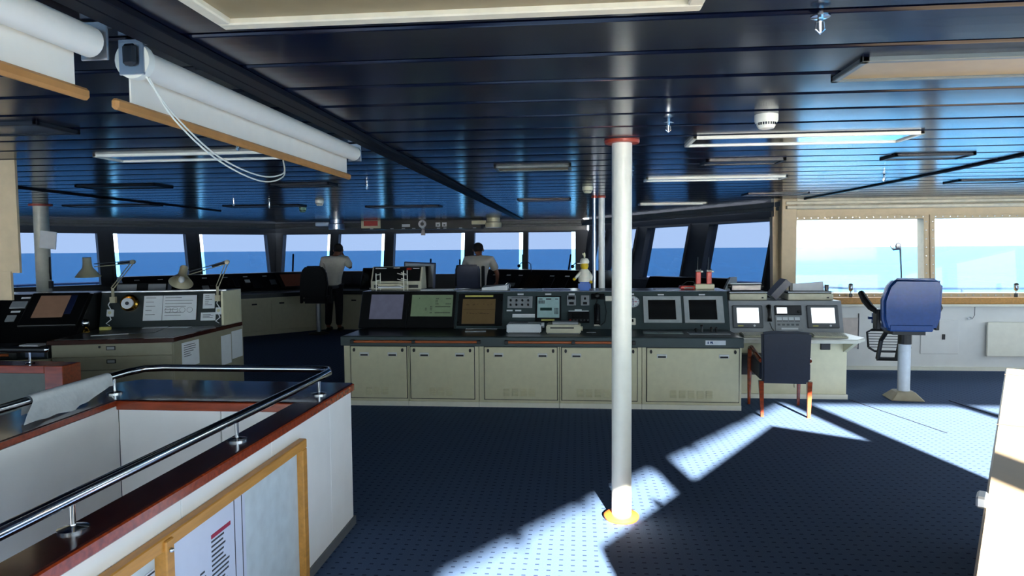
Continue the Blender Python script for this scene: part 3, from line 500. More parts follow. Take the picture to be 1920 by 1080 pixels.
for x, h in ((-.12, .03), (-.06, .07), (.04, .04), (.09, .04)): MB().cyl((x, .02, 0), (x, .03, h), .012, .01, 8).ell((x, .03, h), (.018, .018, .014), 10, 6).build('lever', BLACK, t)
# things on top shelf
SZ = 1.168
t = thing('equipment_box', 'beige cased instrument with sloping dark face on the console shelf', 'instrument', (-2.25, 8.35, SZ)); MB().prism([(0, 0), (0, .1), (.1, .28), (.24, .28), (.3, 0)], -.32, .32, Matrix(((0, 0, 1, 0), (1, 0, 0, 0), (0, 1, 0, 0), (0, 0, 0, 1)))).build('case', mt('beige_plastic', (206, 202, 178), .5), t, bev=.004)
E_ = slope(Matrix(), -.002, .1, .098, .28); MB(E_).box(-.30, .30, .006, .2, 0, .004).build('face', BLACK, t); MB(E_).box(-.28, -.14, .175, .187, .004, .006).build('label_plate', PAPER, t); MB(E_).box(-.05, .03, .182, .192, .004, .006).build('label_plate', PAPER, t); MB(E_).box(.2, .28, .175, .185, .004, .006).build('label_plate', PAPER, t); MB(E_).box(.12, .18, .16, .185, .004, .007).build('indicator', LED, t); MB().box(-.28, -.18, -.003, 0, .02, .06).build('vent', BLACK, t); MB().box(.16, .28, -.003, 0, .02, .06).build('vent', BLACK, t)
t = thing('letter_rack', 'white wire letter rack standing on the console shelf', 'letter rack', (-2.26, 8.2, SZ))
for x in (-.17, .17):
    for yy in (-.09, .09): MB().cyl((x, yy, 0), (x, yy, .2 if x < 0 else .24), .0065, n=6).build('upright', WHITE, t)
    for z in (.05, .12, .19): MB().tube([(x*(1 if x < 0 else .55), -.09, z+.02), (x, -.09, z), (x, .09, z), (x*(1 if x < 0 else .55), .09, z+.02)], .006, 6).build('hook', WHITE, t)
for z, m_ in ((.03, PAPER), (.06, CREAM)): MB().box(-.15, .14, -.08, .08, z, z+.02).build('tray', m_, t)
t = thing('monitor', 'dark monitor on stand behind the beige instrument', 'monitor', (-2.1, 8.72, 0)); MB().box(-.21, .2, -.03, .03, 1.15, 1.5, T((0, 0, 0)) @ Ry(3)).build('housing', NVF, t, bev=.008); MB().box(-.19, .18, -.036, -.03, 1.17, 1.48, Ry(3)).build('screen', SCR_D, t); MB().box(-.04, .04, -.02, .02, 0, 1.16).box(-.15, .15, -.12, .12, 0, .02).build('stand', BLACK, t)
slab('papers', 'white papers spread on the console shelf left of the chair', 'papers', T((-1.7, 8.25, SZ)) @ Rz(5), .4, .22, .012, PAPER); slab('papers', 'grey open booklet on the console shelf behind the brown screen', 'papers', T((-1.31, 8.2, SZ)) @ Rz(-6), .3, .2, .008, GREY)
t = thing('ring_binder', 'thick white ring binder lying on the console shelf', 'binder', (-.97, 8.22, SZ)); MB().add([(-.17, -.13, 0), (.13, -.13, 0), (.13, .13, 0), (-.17, .13, 0), (-.17, -.13, .035), (.13, -.13, .065), (.13, .13, .065), (-.17, .13, .05)], [(0, 1, 2, 3), (4, 5, 6, 7), (0, 1, 5, 4), (1, 2, 6, 5), (2, 3, 7, 6), (3, 0, 4, 7)]).build('pages', PAPER, t); MB().tube([(.13+.03*math.cos(a*.52), 0, .05+.035*math.sin(a*.52)) for a in range(13)], .004, 6).build('ring', CHROME, t); MB().box(-.18, .15, -.135, .135, -.001, .004).build('cover', MGREY, t)
slab('chart_folder', 'pale blue chart folder on the console shelf beside the binder', 'folder', T((-.62, 8.22, SZ)) @ Rz(4), .38, .24, .01, mt('pale_blue', (150, 176, 206), .5)); slab('chart_folder', 'lavender flat folder on the console shelf left of the toy figure', 'folder', T((-.25, 8.2, SZ)), .32, .24, .006, mt('lavender', (170, 176, 216), .4))
slab('papers', 'white papers beside the red radio charger on the console shelf', 'papers', T((1.05, 8.3, SZ)) @ Rz(3), .3, .16, .006, PAPER)
# generic toy figure
t = thing('toy_figure', 'yellow-faced toy sailor figure with white cap and blue trousers', 'toy', (.075, 8.12, SZ)); MB().box(-.075, .075, -.05, .05, 0, .1).build('trousers', BLUEP, t, bev=.02, seg=2)
MB().lathe([(.07, .1), (.075, .14), (.062, .22), (.04, .25)], 18).build('shirt', WHITE, t, smooth=True); MB().ell((0, 0, .29), (.048, .048, .052), 18, 10).build('head', YELP, t, smooth=True); MB().lathe([(.052, .315), (.055, .34), (.04, .372), (.01, .38)], 18).box(-.085, -.03, -.035, .035, .312, .32).build('cap', WHITE, t, smooth=True); MB().ell((0, 0, .41), (.012, .012, .035), 10, 6).ell((-.015, 0, .425), (.014, .012, .014), 10, 6).build('cap_badge', mt('cream_toy', (240, 232, 190), .4), t, smooth=True)
MB().tube([(-.05, -.03, .21), (-.085, -.06, .17), (-.11, -.08, .14)], [.02, .018, .014], 10).tube([(.05, -.02, .21), (.08, -.03, .16), (.075, -.05, .11)], [.02, .018, .014], 10).build('sleeve', WHITE, t, smooth=2); MB().ell((-.12, -.085, .135), (.02, .018, .018), 10, 6).ell((.075, -.055, .1), (.018, .018, .018), 10, 6).build('hand', YELP, t, smooth=True)
# walkie talkies and charger
t = thing('radio_charger', 'red radio charger base at the end of the console shelf', 'charger', (1.4, 8.34, SZ)); MB().box(-.2, -.024, -.06, .06, 0, .04).build('base', RED, t, bev=.01); MB().box(-.15, -.045, -.065, -.06, .008, .025).build('button_strip', BLACK, t); MB().box(-.022, .2, -.06, .06, 0, .06).build('cradle', CREAM, t, bev=.006); MB().tube([(-.18, 0, .04), (-.1, .045, .09), (-.03, .05, .085), (.0, .05, .058)], .006, 6).build('cable', BLACK, t)
for x, lb in ((1.42, 'next to the red charger'), (1.545, 'at the shelf end')):
    t = thing('walkie_talkie', 'orange-red walkie talkie standing in the cradle '+lb, 'walkie talkie', (x, 8.34, SZ+.055)); MB().box(-.03, .03, -.02, .02, 0, .15).build('body', RED, t, bev=.008); MB().cyl((-.012, 0, .15), (-.005, 0, .32), .008, .004, 8).build('antenna', BLACK, t); MB().box(-.032, .032, -.022, .022, .15, .17).cyl((.02, 0, .17), (.02, 0, .185), .01, n=8).build('knob', BLACK, t); MB().box(.025, .055, -.015, .015, .14, .16).build('clip', WHITE, t, bev=.004)

# ------------------------------------------------------------------ radio desk
t = thing('radio_desk', 'cream radio desk with grey rack front beside the main console', 'desk', (2.3, 7.7, 0)); RM = slope(Matrix(), 7.9, .70, 8.0, 1.03)
MB(world=t).prism([(1.7, 7.72), (2.9, 7.72), (2.9, 8.5), (1.7, 8.5)], .05, .66).build('body', CREAM, t, bev=.004); MB(world=t).box(1.70, 2.91, 7.70, 8.4, 0, .05).build('plinth', WHITE, t); MB(world=t).prism([(1.70, 7.32), (2.86, 7.32), (3.0, 7.5), (2.94, 7.95), (1.70, 7.95)], .66, .70).build('desktop', mt('desk_cream', (214, 212, 196), .35), t, bev=.006)
MB(world=t).prism([(7.4, .66), (7.75, .66), (7.75, .5)], 2.86, 2.9, Matrix(((0, 0, 1, 0), (1, 0, 0, 0), (0, 1, 0, 0), (0, 0, 0, 1)))).build('bracket', CREAM, t); MB(world=t).box(2.62, 2.72, 7.7, 7.75, .54, .65).build('under_box', DARK, t, bev=.004); MB(world=t).box(2.35, 2.43, 7.71, 7.722, .12, .3).build('access_plate', CREAM, t, bev=.003); MB(world=t).box(1.72, 2.0, 7.6, 7.72, .28, .5).build('recess_box', BLACK, t)
MB(world=t).add([(1.70, 7.9, .70), (2.93, 7.9, .70), (2.93, 8.0, 1.05), (1.70, 8.0, 1.05), (1.70, 8.5, .70), (2.93, 8.5, .70), (2.93, 8.5, 1.05), (1.70, 8.5, 1.05)], [(0, 1, 2, 3), (3, 2, 6, 7), (4, 5, 6, 7), (0, 3, 7, 4), (1, 2, 6, 5), (0, 1, 5, 4)]).build('rack', GREY, t)
def orr(x0, x1, t0, t1, z0, z1, m_, nm, par, bev=0, label=None): return MB(RM, world=t).box(x0, x1, t0, t1, z0, z1).build(nm, m_, par, bev=bev, label=label)
for x0, x1 in ((1.735, 2.065), (2.545, 2.885)):
    m = orr(x0, x1, .05, .31, 0, .03, MGREY, 'monitor', t, .008); orr(x0+.045, x1-.045, .105, .28, .03, .033, SCR_W, 'screen', m); orr(x0+.05, x0+.11, .068, .078, .03, .033, YEL, 'label_strip', m); MB(RM, world=t).cyl((x1-.1, .075, .03), (x1-.1, .075, .038), .012, n=10).build('button', PAPER, m)
m = orr(2.2, 2.49, .2, .31, 0, .025, DARK, 'radio_unit', t, .004); orr(2.22, 2.33, .215, .285, .025, .028, SCR_W, 'screen', m); MB(RM, world=t).cyl((2.46, .235, .025), (2.46, .235, .045), .016, n=12).build('knob', BLACK, m)
m = orr(2.2, 2.49, .03, .195, 0, .015, GREY, 'key_unit', t, .003)
for i in range(4): orr(2.215+i*.065, 2.27+i*.065, .14, .175, .015, .02, PAPER, 'key', m); orr(2.215+i*.065, 2.27+i*.065, .128, .136, .015, .018, BLACK, 'slot', m)
for i in range(5): orr(2.22+i*.05, 2.25+i*.05, .08, .1, .015, .019, MGREY, 'key', m)
orr(2.26, 2.44, .035, .055, .015, .018, PAPER, 'label_strip', m)
h = thing('telephone_handset', 'black handset with cord hung on the grey radio rack', 'telephone', (2.13, 7.95, .85)); MB(RM, world=h).tube([(2.13, .12, .04), (2.13, .18, .055), (2.13, .25, .055), (2.13, .3, .035)], [.026, .02, .02, .028], 10).build('grip', BLACK, h, smooth=2); MB(RM, world=h).tube([(2.13, .11, .04), (2.15, .05, .03), (2.17, .02, .03)], .006, 6).build('cord', BLACK, h)
def keyboard(x, yy, label, rz):
    k = thing('keyboard', label, 'keyboard', (x, yy, .701), rz); MB().add([(-.17, -.08, 0), (.17, -.08, 0), (.17, .08, 0), (-.17, .08, 0), (-.17, -.08, .015), (.17, -.08, .015), (.17, .08, .035), (-.17, .08, .035)], [(0, 1, 2, 3), (4, 5, 6, 7), (0, 1, 5, 4), (1, 2, 6, 5), (2, 3, 7, 6), (3, 0, 4, 7)]).build('case', mt('beige_plastic', (206, 202, 178), .5), k)
    m = MB(slope(Matrix(), -.08, .015, .08, .035))
    for r in range(5):
        for c in range(14): m.box(-.16+c*.023, -.141+c*.023, .015+r*.027, .037+r*.027, 0, .008)
    m.build('keys', mt('key_grey', (186, 186, 170), .5), k)
keyboard(1.92, 7.58, 'beige keyboard on the radio desk beside the main console', R(4)); keyboard(2.65, 7.55, 'beige keyboard on the radio desk right of the armchair', R(-6))
def topprinter(x, w, label, paper):
    p = thing('printer', label, 'printer', (x, 8.1, 1.052)); MB().box(-w/2, w/2, 0, .3, 0, .075).build('body', mt('beige_plastic', (206, 202, 178), .5), p, bev=.008); MB().box(-w/2+.01, w/2-.01, .02, .3, .075, .1).build('upper_case', BLACK, p, bev=.008); MB().box(-w/2, w/2, 0.0, .01, .085, .095).build('trim', PAPER, p)
    if paper: MB().box(-.17, .2, .12, .13, .08, .22, Ry(-4) @ Rx(-12)).build('paper_support', PAPER, p); MB().box(-.2, -.17, .1, .15, .08, .19).box(.2, .23, .1, .15, .08, .17).build('guide', BLACK, p)
    else: MB().box(-.17, .17, .1, .2, .1, .175).build('platen_cover', mt('smoky', (58, 60, 72), .2), p, bev=.01); MB().box(-.18, .18, .13, .2, .175, .19).build('lid', PAPER, p, bev=.004); MB().cyl((-.2, .15, .15), (.2, .15, .15), .025, n=12).build('roller', BLACK, p, smooth=True)
    MB().box(w*.35, w*.4, -.003, 0, .02, .035).build('button', BLACK, p)
topprinter(1.945, .42, 'beige dot-matrix printer with smoky cover on the radio rack', False); topprinter(2.635, .5, 'beige dot-matrix printer with paper support on the radio rack', True)
bk = thing('ring_binder', 'dark blue binder leaning between the two rack printers', 'binder', M=T((2.235, 8.14, 1.078)) @ Ry(42)); MB().box(-.04, -.034, 0, .24, 0, .25).box(.034, .04, 0, .24, 0, .25).box(-.04, .04, -.006, .0, 0, .25).build('cover', mt('binder_navy', (24, 32, 62), .4), bk); MB().box(-.03, .03, .005, .23, .005, .245).build('pages', PAPER, bk)

# ------------------------------------------------------------------ chairs
t = thing('armchair', 'dark navy upholstered armchair with wooden legs at the radio desk', 'chair', (2.03, 7.18, 0), R(-4))
BK = Matrix(((1, 0, 0, 0), (0, 1, 0, 0), (0, .0, 1, 0), (0, 0, 0, 1)))
rows = [(-.22, .33), (-.225, .6), (-.232, .83), (-.1, .845), (0, .84), (.1, .845), (.232, .83), (.225, .6), (.21, .33)]
MB().prism([(x, z) for x, z in rows], .28, .345, Rx(90)).build('backrest', DNAVY, t, bev=.02, seg=2, smooth=True); MB().box(-.21, .21, -.29, .24, .33, .46).build('seat', DNAVY, t, bev=.03, seg=2, smooth=True)
for x in (-.225, .225):
    MB().add([(x-.022, -.33, .35), (x+.022, -.33, .35), (x+.022, -.28, .35), (x-.022, -.28, .35), (x*.96-.014, -.345, 0), (x*.96+.014, -.345, 0), (x*.96+.014, -.315, 0), (x*.96-.014, -.315, 0)], [(0, 1, 2, 3), (4, 5, 6, 7), (0, 1, 5, 4), (1, 2, 6, 5), (2, 3, 7, 6), (3, 0, 4, 7)]).build('leg', MAHO, t)
    MB().tube([(x*1.1, .22, 0), (x*1.1, .2, .4), (x*1.1, .2, .595)], [.015, .024, .022], 8).build('leg', MAHO, t); MB().tube([(x*1.1, .21, .6), (x*1.1, .1, .622), (x*1.08, -.12, .59), (x*1.0, -.3, .55)], .022, 8).build('armrest', MAHO, t)
    MB().box(x-.012, x+.012, -.29, .2, .36, .52).build('side_panel', DNAVY, t, bev=.008)
t = thing('pilot_chair', 'blue leather pilot chair on a white pedestal in the wing', 'chair', (3.52, 7.78, 0), R(-5)); MB().add([(-.17, -.15, 0), (.17, -.15, 0), (.17, .17, 0), (-.17, .17, 0), (-.09, -.08, .09), (.09, -.08, .09), (.09, .09, .09), (-.09, .09, .09)], [(0, 1, 2, 3), (4, 5, 6, 7), (0, 1, 5, 4), (1, 2, 6, 5), (2, 3, 7, 6), (3, 0, 4, 7)]).build('base', mt('pedestal_beige', (170, 160, 136), .5), t, bev=.01)
MB().cyl((0, 0, .08), (0, 0, .62), .062, n=20).build('pedestal', mt('pedestal_white', (200, 208, 214), .35), t, smooth=True); MB().cyl((0, 0, .6), (0, 0, .72), .068, n=16).box(-.16, .16, -.12, .2, .71, .75).build('swivel', BLACK, t)
MB().box(-.24, .24, -.12, .36, .75, .86).build('seat', NAVYL, t, bev=.04, seg=3, smooth=True); MB().box(-.26, .24, .3, .42, .79, .9).build('seat_front', NAVYL, t, bev=.04, seg=2)
MB().prism([(-.25, .76), (.24, .76), (.285, .9), (.3, 1.27), (.25, 1.315), (-.17, 1.32), (-.24, 1.24), (-.29, 1.08), (-.285, .88)], .08, .19, Rx(90)).build('backrest', NAVYL, t, bev=.035, seg=3, smooth=True); MB().box(-.22, .21, -.195, -.17, .755, .83).build('back_pad', NAVYL, t, bev=.012)
for sx in (-1, 1):
    MB().tube([(sx*.3, -.05, .95), (sx*.34, .02, .99), (sx*.36, .16, 1.06), (sx*.36, .3, 1.13)], [.025, .035, .04, .035], 8).build('armrest', BLKF, t); MB().box(sx*.29-.02, sx*.29+.02, -.08, .05, .76, .98).build('arm_bracket', BLACK, t, bev=.006)
MB().tube([(-.1, .2, .74), (-.14, .3, .6), (-.16, .34, .38)], .025, 8).tube([(.1, .2, .74), (.06, .3, .6), (.04, .34, .38)], .025, 8).tube([(-.17, .34, .38), (.06, .34, .38)], .022, 8).build('footrest_arm', BLACK, t)
ft = MB().tube([(-.24, .4, .5), (-.24, .46, .67), (-.18, .47, .7), (.14, .47, .7), (.2, .46, .67), (.2, .4, .5), (.14, .38, .46), (-.18, .38, .46), (-.24, .4, .5)], .013, 8).build('footrest_frame', BLACK, t)
for i in range(7): MB().box(-.23, .19, .405+i*.008, .415+i*.008, .5+i*.03, .508+i*.03).build('footrest_slat', DARK, ft)
def helm(x, yy, rz, m_, label, pole, shade):
    t = thing('helm_chair', label, 'chair', (x, yy, 0), rz); MB().lathe([(.2, 0), (.2, .02), (.08, .05)], 20).build('base', BLACK, t, smooth=True); MB().cyl((0, 0, .03), (0, 0, .6), .045, n=16).build('pedestal', STEEL, t, smooth=True)
    MB().box(-.25, .25, -.2, .28, .62, .76).build('seat', m_, t, bev=.04, seg=2, smooth=True); w = .25
    MB().prism([(-w, .74), (w, .74), (w+.03, 1.0), (w-.0, 1.25), (w-.1, 1.36), (-w+.1, 1.36), (-w, 1.25), (-w-.03, 1.0)], .14, .25, Rx(90)).build('backrest', m_, t, bev=.03, seg=2, smooth=True)
    for s_ in (-1, 1): MB().box(s_*.32-.035, s_*.32+.035, -.16, .22, .9, .96).box(s_*.3-.02, s_*.3+.02, -.14, -.06, .62, .92).build('armrest', BLKF, t, bev=.01)
helm(-5.14, 13.2, 0, BLKF, 'black high-backed helm chair on a steel pedestal', 1, 0)
t = thing('helm_chair', 'navy blue conning chair with black upright armrests', 'chair', (-1.98, 12.4, 0), R(2)); MB().lathe([(.2, 0), (.2, .02), (.08, .05)], 20).build('base', BLACK, t); MB().cyl((0, 0, .03), (0, 0, .66), .05, n=16).build('pedestal', STEEL, t, smooth=True); MB().box(-.24, .24, -.15, .3, .66, .78).build('seat', NAVYL, t, bev=.04, seg=2, smooth=True)
MB().prism([(-.215, .76), (.215, .76), (.225, 1.3), (.19, 1.385), (-.19, 1.385), (-.225, 1.3)], .12, .22, Rx(90)).build('backrest', mt('deep_navy_leather', (20, 36, 76), .4), t, bev=.03, seg=2, smooth=True)
for s_ in (-1, 1): MB().box(s_*.275-.028, s_*.275+.028, -.2, -.1, .98, 1.36, Ry(-4*s_ if s_ < 0 else 0)).build('armrest', BLKF, t, bev=.012)

# ------------------------------------------------------------------ forward consoles
def run(name, label, a, b, doors_=0, dep=1.2, h=1.2):
    a = Vector((*a, 0)); b = Vector((*b, 0)); d = (b-a).normalized(); L = (b-a).length; M = Matrix(((d.x, -d.y, 0, a.x), (d.y, d.x, 0, a.y), (0, 0, 1, 0), (0, 0, 0, 1)))
    t = thing(name, label, 'console', M=M); X = Matrix(((0, 0, 1, 0), (1, 0, 0, 0), (0, 1, 0, 0), (0, 0, 0, 1)))
    MB().prism([(.08, 0), (.08, .74), (dep, .74), (dep, 0)], 0, L, X).build('base', CREAM, t); MB().prism([(0, .74), (0, .82), (dep*.42, .84), (dep*.42, .74)], 0, L, X).build('counter', TOPG, t); MB().prism([(dep*.42, .74), (dep*.42, .85), (dep*.75, h), (dep, h), (dep, .74)], 0, L, X).build('panel', BLACK, t)
    for i in range(doors_):
        u = L*(i+.5)/doors_; w = L/doors_*.45; q = MB().box(u-w, u+w, .07, .082, .08, .7).build('door', CREAM, t, bev=.004)
        for s_ in (-1, 1): MB().box(u+s_*w*.6-.05, u+s_*w*.6+.05, .064, .072, .6, .63).build('handle', BLACK, q)
    return t, slope(Matrix(), dep*.42, .85, dep*.75, h), L
t, E1, L = run('forward_console', 'dark forward console with cream base along the port windows', (-7.68, 11.25), (-5.25, 13.9), 3)
def dev(x, w, t0, t1, m_, nm, h=.02): MB(E1).box(x-w/2, x+w/2, t0, t1, 0, h).build(nm, m_, t, bev=.003)
for i in range(9): dev(.3+i*.3+random.uniform(-.1, .1), random.choice([.08, .12, .18]), random.uniform(.05, .2), random.uniform(.25, .4), random.choice([DARK, MGREY, DARK, BLACK]), 'instrument', .012)
for i in range(7): x = .2+i*.4; MB(E1).box(x, x+.09, .42, .44, 0, .004).build('label_plate', PAPER, t)
dev(L-.35, .7, .03, .5, BLACK, 'monitor', .02); dev(L-.35, .55, .08, .44, SCR_R, 'screen', .026); dev(L-1.35, .1, .25, .33, PAPER, 'note'); dev(L-2.2, .12, .1, .2, GREY, 'phone')
MB().tube([(L-2.6, .75, 1.18), (L-2.55, .7, 1.3), (L-2.35, .66, 1.34), (L-2.2, .64, 1.28)], .01, 6).build('gooseneck', BLACK, t)
nx, ny = -.737, .676; c0 = Vector((-5.25, 13.9))
def wd(w1, w2): return (c0.x+nx*w1, c0.y+ny*w1), (c0.x, c0.y+w2)
CW = TM[t.name].inverted(); (a1, b1), (a2, b2), (a3, b3) = wd(.504, .42), wd(.9, .75), wd(1.2, 1.0)
MB(CW).prism([tuple(c0+Vector((0, .08))), b3, a3, (c0.x+nx*.08, c0.y+ny*.08)], 0, .74).build('corner_base', CREAM, t); MB(CW).prism([tuple(c0), b1, a1], .74, .835).build('corner_counter', TOPG, t)
MB(CW).add([(*a1, .74), (*b1, .74), (*b3, .74), (*a3, .74), (*a1, .85), (*b1, .85), (*b2, 1.2), (*a2, 1.2), (*b3, 1.2), (*a3, 1.2)], [(0, 1, 2, 3), (0, 1, 5, 4), (4, 5, 6, 7), (7, 6, 8, 9), (3, 2, 8, 9), (0, 4, 7, 9, 3), (1, 5, 6, 8, 2)]).build('corner_panel', BLACK, t)
t, E1, L = run('forward_console', 'dark helm console with black angled monitor at the forward windows', (-5.25, 13.9), (-3.75, 13.9), 2, 1.0)
dev(.2, .35, .1, .35, DARK, 'instrument'); dev(.55, .3, .1, .35, DARK, 'instrument')
MB(T((1.05, .1, .85)) @ Rz(-8) @ Rx(-24)).box(-.38, .42, 0, .05, 0, .48).build('monitor', BLACK, t, bev=.01); MB(T((1.05, .1, .85)) @ Rz(-8) @ Rx(-24)).box(-.34, .38, -.004, 0, .05, .44).build('screen', SCR_D, t); MB().box(.9, .98, .12, .16, .84, .87).build('note', PAPER, t)
t, E1, L = run('forward_console', 'dark conning console with microphones at the forward windows', (-2.4, 13.7), (.1, 12.2), 3, 1.05, 1.24)
for x, w in ((.4, .2), (.75, .2), (1.05, .16), (1.8, .18), (2.15, .12), (2.5, .2)): dev(x, w, .08, .32, DARK, 'instrument'); MB(E1).box(x-.05, x+.05, .36, .385, 0, .004).build('label_plate', PAPER, t)
dev(1.42, .4, .05, .4, BLACK, 'monitor'); dev(1.42, .32, .08, .36, mt('dim_brown', (44, 30, 22), .3), 'screen', .024); dev(.95, .16, .08, .16, GREY, 'keypad', .03)
for x in (1.05, 2.3): g = MB().tube([(x+.25, .7, 1.2), (x+.25, .68, 1.36), (x+.15, .66, 1.42), (x+.05, .64, 1.38), (x, .63, 1.33)], .009, 6).build('gooseneck', NVF, t, smooth=True); MB().ell((x, .63, 1.32), (.035, .035, .035), 10, 6).build('microphone', DARK, g, smooth=True)
t, E1, L = run('wing_console', 'dark sloping console with grey end panel by the starboard windows', (.75, 10.4), (1.75, 9.5), 1, .7, 1.22)
MB().prism([(.02, .8), (.3, 1.0), (.53, 1.24), (.7, 1.24), (.7, .74), (.02, .74)], L, L+.03, Matrix(((0, 0, 1, 0), (1, 0, 0, 0), (0, 1, 0, 0), (0, 0, 0, 1)))).build('end_panel', GREY, t)
# overhead panel above the forward windows
t = thing('overhead_panel', 'dark overhead indicator panel with clock above the forward windows', 'panel', (-3.2, 14.6, 2.1)); MB(world=t).box(-4.7, -2.05, 14.6, 14.95, 2.1, 2.3).build('housing', mt('panel_black', (26, 30, 32), .5), t, bev=.006)
MB(world=t).box(-4.68, -4.25, 14.585, 14.6, 2.13, 2.3).build('display_frame', CREAM, t, bev=.004); MB(world=t).box(-4.62, -4.31, 14.58, 14.586, 2.18, 2.29).build('display', LED, t)
c = MB(world=t).cyl((-3.33, 14.6, 2.21), (-3.33, 14.57, 2.21), .085, n=24).build('clock', PAPER, t); MB(world=t).cyl((-3.33, 14.57, 2.21), (-3.33, 14.566, 2.21), .04, n=16).box(-3.335, -3.325, 14.562, 14.566, 2.2, 2.28).build('hands', BLACK, c)
MB(world=t).box(-3.78, -3.6, 14.59, 14.6, 2.15, 2.21).build('note', PAPER, t)
for x in (-2.99, -2.85): MB(world=t).box(x-.05, x+.05, 14.585, 14.6, 2.15, 2.24).build('meter', PAPER, t); MB(world=t).box(x-.02, x+.02, 14.58, 14.586, 2.17, 2.2).build('meter_needle', INK, t)
for x in (-4.0, -3.75, -3.52, -3.32, -2.98, -2.84, -2.5, -2.2, -4.45): MB(world=t).box(x-.035, x+.035, 14.59, 14.6, 2.11, 2.125).build('label_plate', PAPER, t)
MB(world=t).cyl((-3.33, 14.66, 2.1), (-3.33, 14.66, 1.97), .03, .05, 10).build('pendant_lamp', mt('pink_white', (220, 200, 196), .5), t)
for x, lb, m_ in ((-5.05, 'shaded chrome drum lamp above the standing officer', STEEL), (-1.73, 'drum lamp with sunlight put into its cream colour, right of the overhead panel', CREAM)):  # cream on the second metal drum stands in for sunlight
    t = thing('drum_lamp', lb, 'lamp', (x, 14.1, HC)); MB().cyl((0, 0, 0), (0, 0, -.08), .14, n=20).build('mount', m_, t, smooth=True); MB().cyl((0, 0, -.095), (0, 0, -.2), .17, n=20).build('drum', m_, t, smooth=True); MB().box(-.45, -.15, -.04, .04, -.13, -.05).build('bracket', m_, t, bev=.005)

# ------------------------------------------------------------------ chart table and port console
CT = T((-3.57, 5.74, 0)) @ Rz(14)
t = thing('chart_table', 'cream chart table with wide drawers and mahogany edge', 'chart table', M=CT)
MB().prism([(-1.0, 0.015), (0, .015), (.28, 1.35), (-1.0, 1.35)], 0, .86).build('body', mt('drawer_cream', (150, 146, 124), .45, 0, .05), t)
for i in range(7):
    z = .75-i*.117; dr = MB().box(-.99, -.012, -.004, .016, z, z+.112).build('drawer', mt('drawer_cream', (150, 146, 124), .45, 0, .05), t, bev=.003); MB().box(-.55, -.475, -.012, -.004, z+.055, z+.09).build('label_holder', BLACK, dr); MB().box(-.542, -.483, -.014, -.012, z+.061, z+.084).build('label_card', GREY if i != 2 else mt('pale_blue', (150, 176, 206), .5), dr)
    if i == 0: MB().cyl((-.6, -.004, z+.085), (-.6, -.02, z+.085), .011, n=10).build('lock', CHROME, dr)
MB().prism([(-1.02, -.02), (.01, -.02), (.29, 1.3), (-1.02, 1.3)], .86, .9).build('top', MAHOD, t, bev=.004); MB().prism([(-.98, .03), (-.02, .03), (.2, .95), (-.98, .95)], .9, .902).build('writing_surface', TOPG, t)
CB = slope(Matrix(), .95, .9, 1.05, 1.25); MB().add([(-1.0, .95, .9), (.17, .95, .9), (.17, 1.05, 1.25), (-1.0, 1.05, 1.25), (-1.0, 1.4, .9), (.17, 1.4, .9), (.17, 1.4, 1.25), (-1.0, 1.4, 1.25)], [(0, 1, 2, 3), (3, 2, 6, 7), (4, 5, 6, 7), (0, 3, 7, 4), (1, 2, 6, 5)]).build('back_panel', mt('dark_slate', (36, 46, 48), .4), t)
MB().prism([(.168, .95), (.188, .95), (.255, 1.345), (.255, 1.42), (.168, 1.42)], 0, 1.25).build('end_panel', CREAM, t)
MB().box(-1.0, .2, 1.04, 1.06, 1.25, 1.262).build('back_trim', STEEL, t)
def note(x0, x1, t0, t1, label, n, name='chart_notice', cat='notice', fr=False):
    q = thing(name, label, cat, M=CT @ CB @ T((0, 0, 0))); MB().box(x0, x1, t0, t1, .001, .006).build('sheet', PAPER, q); m = MB()
    for i in range(n): zz = t1-.02-(t1-t0-.04)*i/n; m.box(x0+.02, x0+.02+(x1-x0-.04)*random.uniform(.4, 1), zz-.004, zz, .006, .0065)
    m.build('print', INK, q); return q
note(-.594, -.415, .066, .322, 'tall white curve diagram pinned left of the turning circle sheet', 5); q = note(-.41, -.083, .066, .322, 'wide white turning circle sheet pinned behind the chart table', 7)
m = MB()
for i in range(4): m.tube([(-.36+i*.07+.027*math.cos(a*.45), .17+.027*math.sin(a*.45), .007) for a in range(15)], .0015, 4)
m.build('circle_diagram', INK, q); MB().box(-.083, -.075, .06, .325, .001, .012).build('clip_bar', CHROME, q)
note(-.025, .09, .18, .335, 'small portrait notice pinned at the lamp end of the chart panel', 6); note(-.04, .104, .055, .138, 'small landscape notice pinned below the portrait notice', 4)
def sidepaper(y0, y1, z0, z1, label, n, xo=0):
    Ms = CT @ T((.003, .015, 0)) @ Rz(90-11.85) @ Rx(90)
    q = thing('paper_notice', label, 'notice', M=Ms); MB().box(y0, y1, z0, z1, .0, .004).build('sheet', PAPER, q); m = MB()
    for i in range(n): m.box(y0+.03, y0+.03+(y1-y0-.06)*random.uniform(.4, 1), z1-.03-i*.02, z1-.024-i*.02, .004, .0046)
    if n: m.build('print', INK, q)
sidepaper(.12, .42, .60, .83, 'lined notice taped low on the chart table side', 6); sidepaper(.86, 1.07, .5, .8, 'blank pale sheet hanging near the lamp cord', 0); sidepaper(1.09, 1.33, .53, .82, 'blank pale sheet at the aft corner of the chart table side', 0)
ck = thing('ship_clock', 'brass ship clock with white dial on the chart table panel', 'clock', M=CT @ CB @ T((-.727, .25, 0))); MB().lathe([(.085, 0), (.085, .03), (.07, .045), (.06, .045), (.06, .02)], 28).build('case', BRASS, ck, smooth=True); MB().cyl((-.01, -.01, .02), (-.01, -.01, .048), .056, n=28).build('dial', PAPER, ck); MB().cyl((-.01, -.01, .048), (-.01, -.01, .052), .018, n=16).build('hands', INK, ck); MB().cyl((.06, 0, .03), (.1, 0, .035), .008, n=8).build('latch', BRASS, ck)
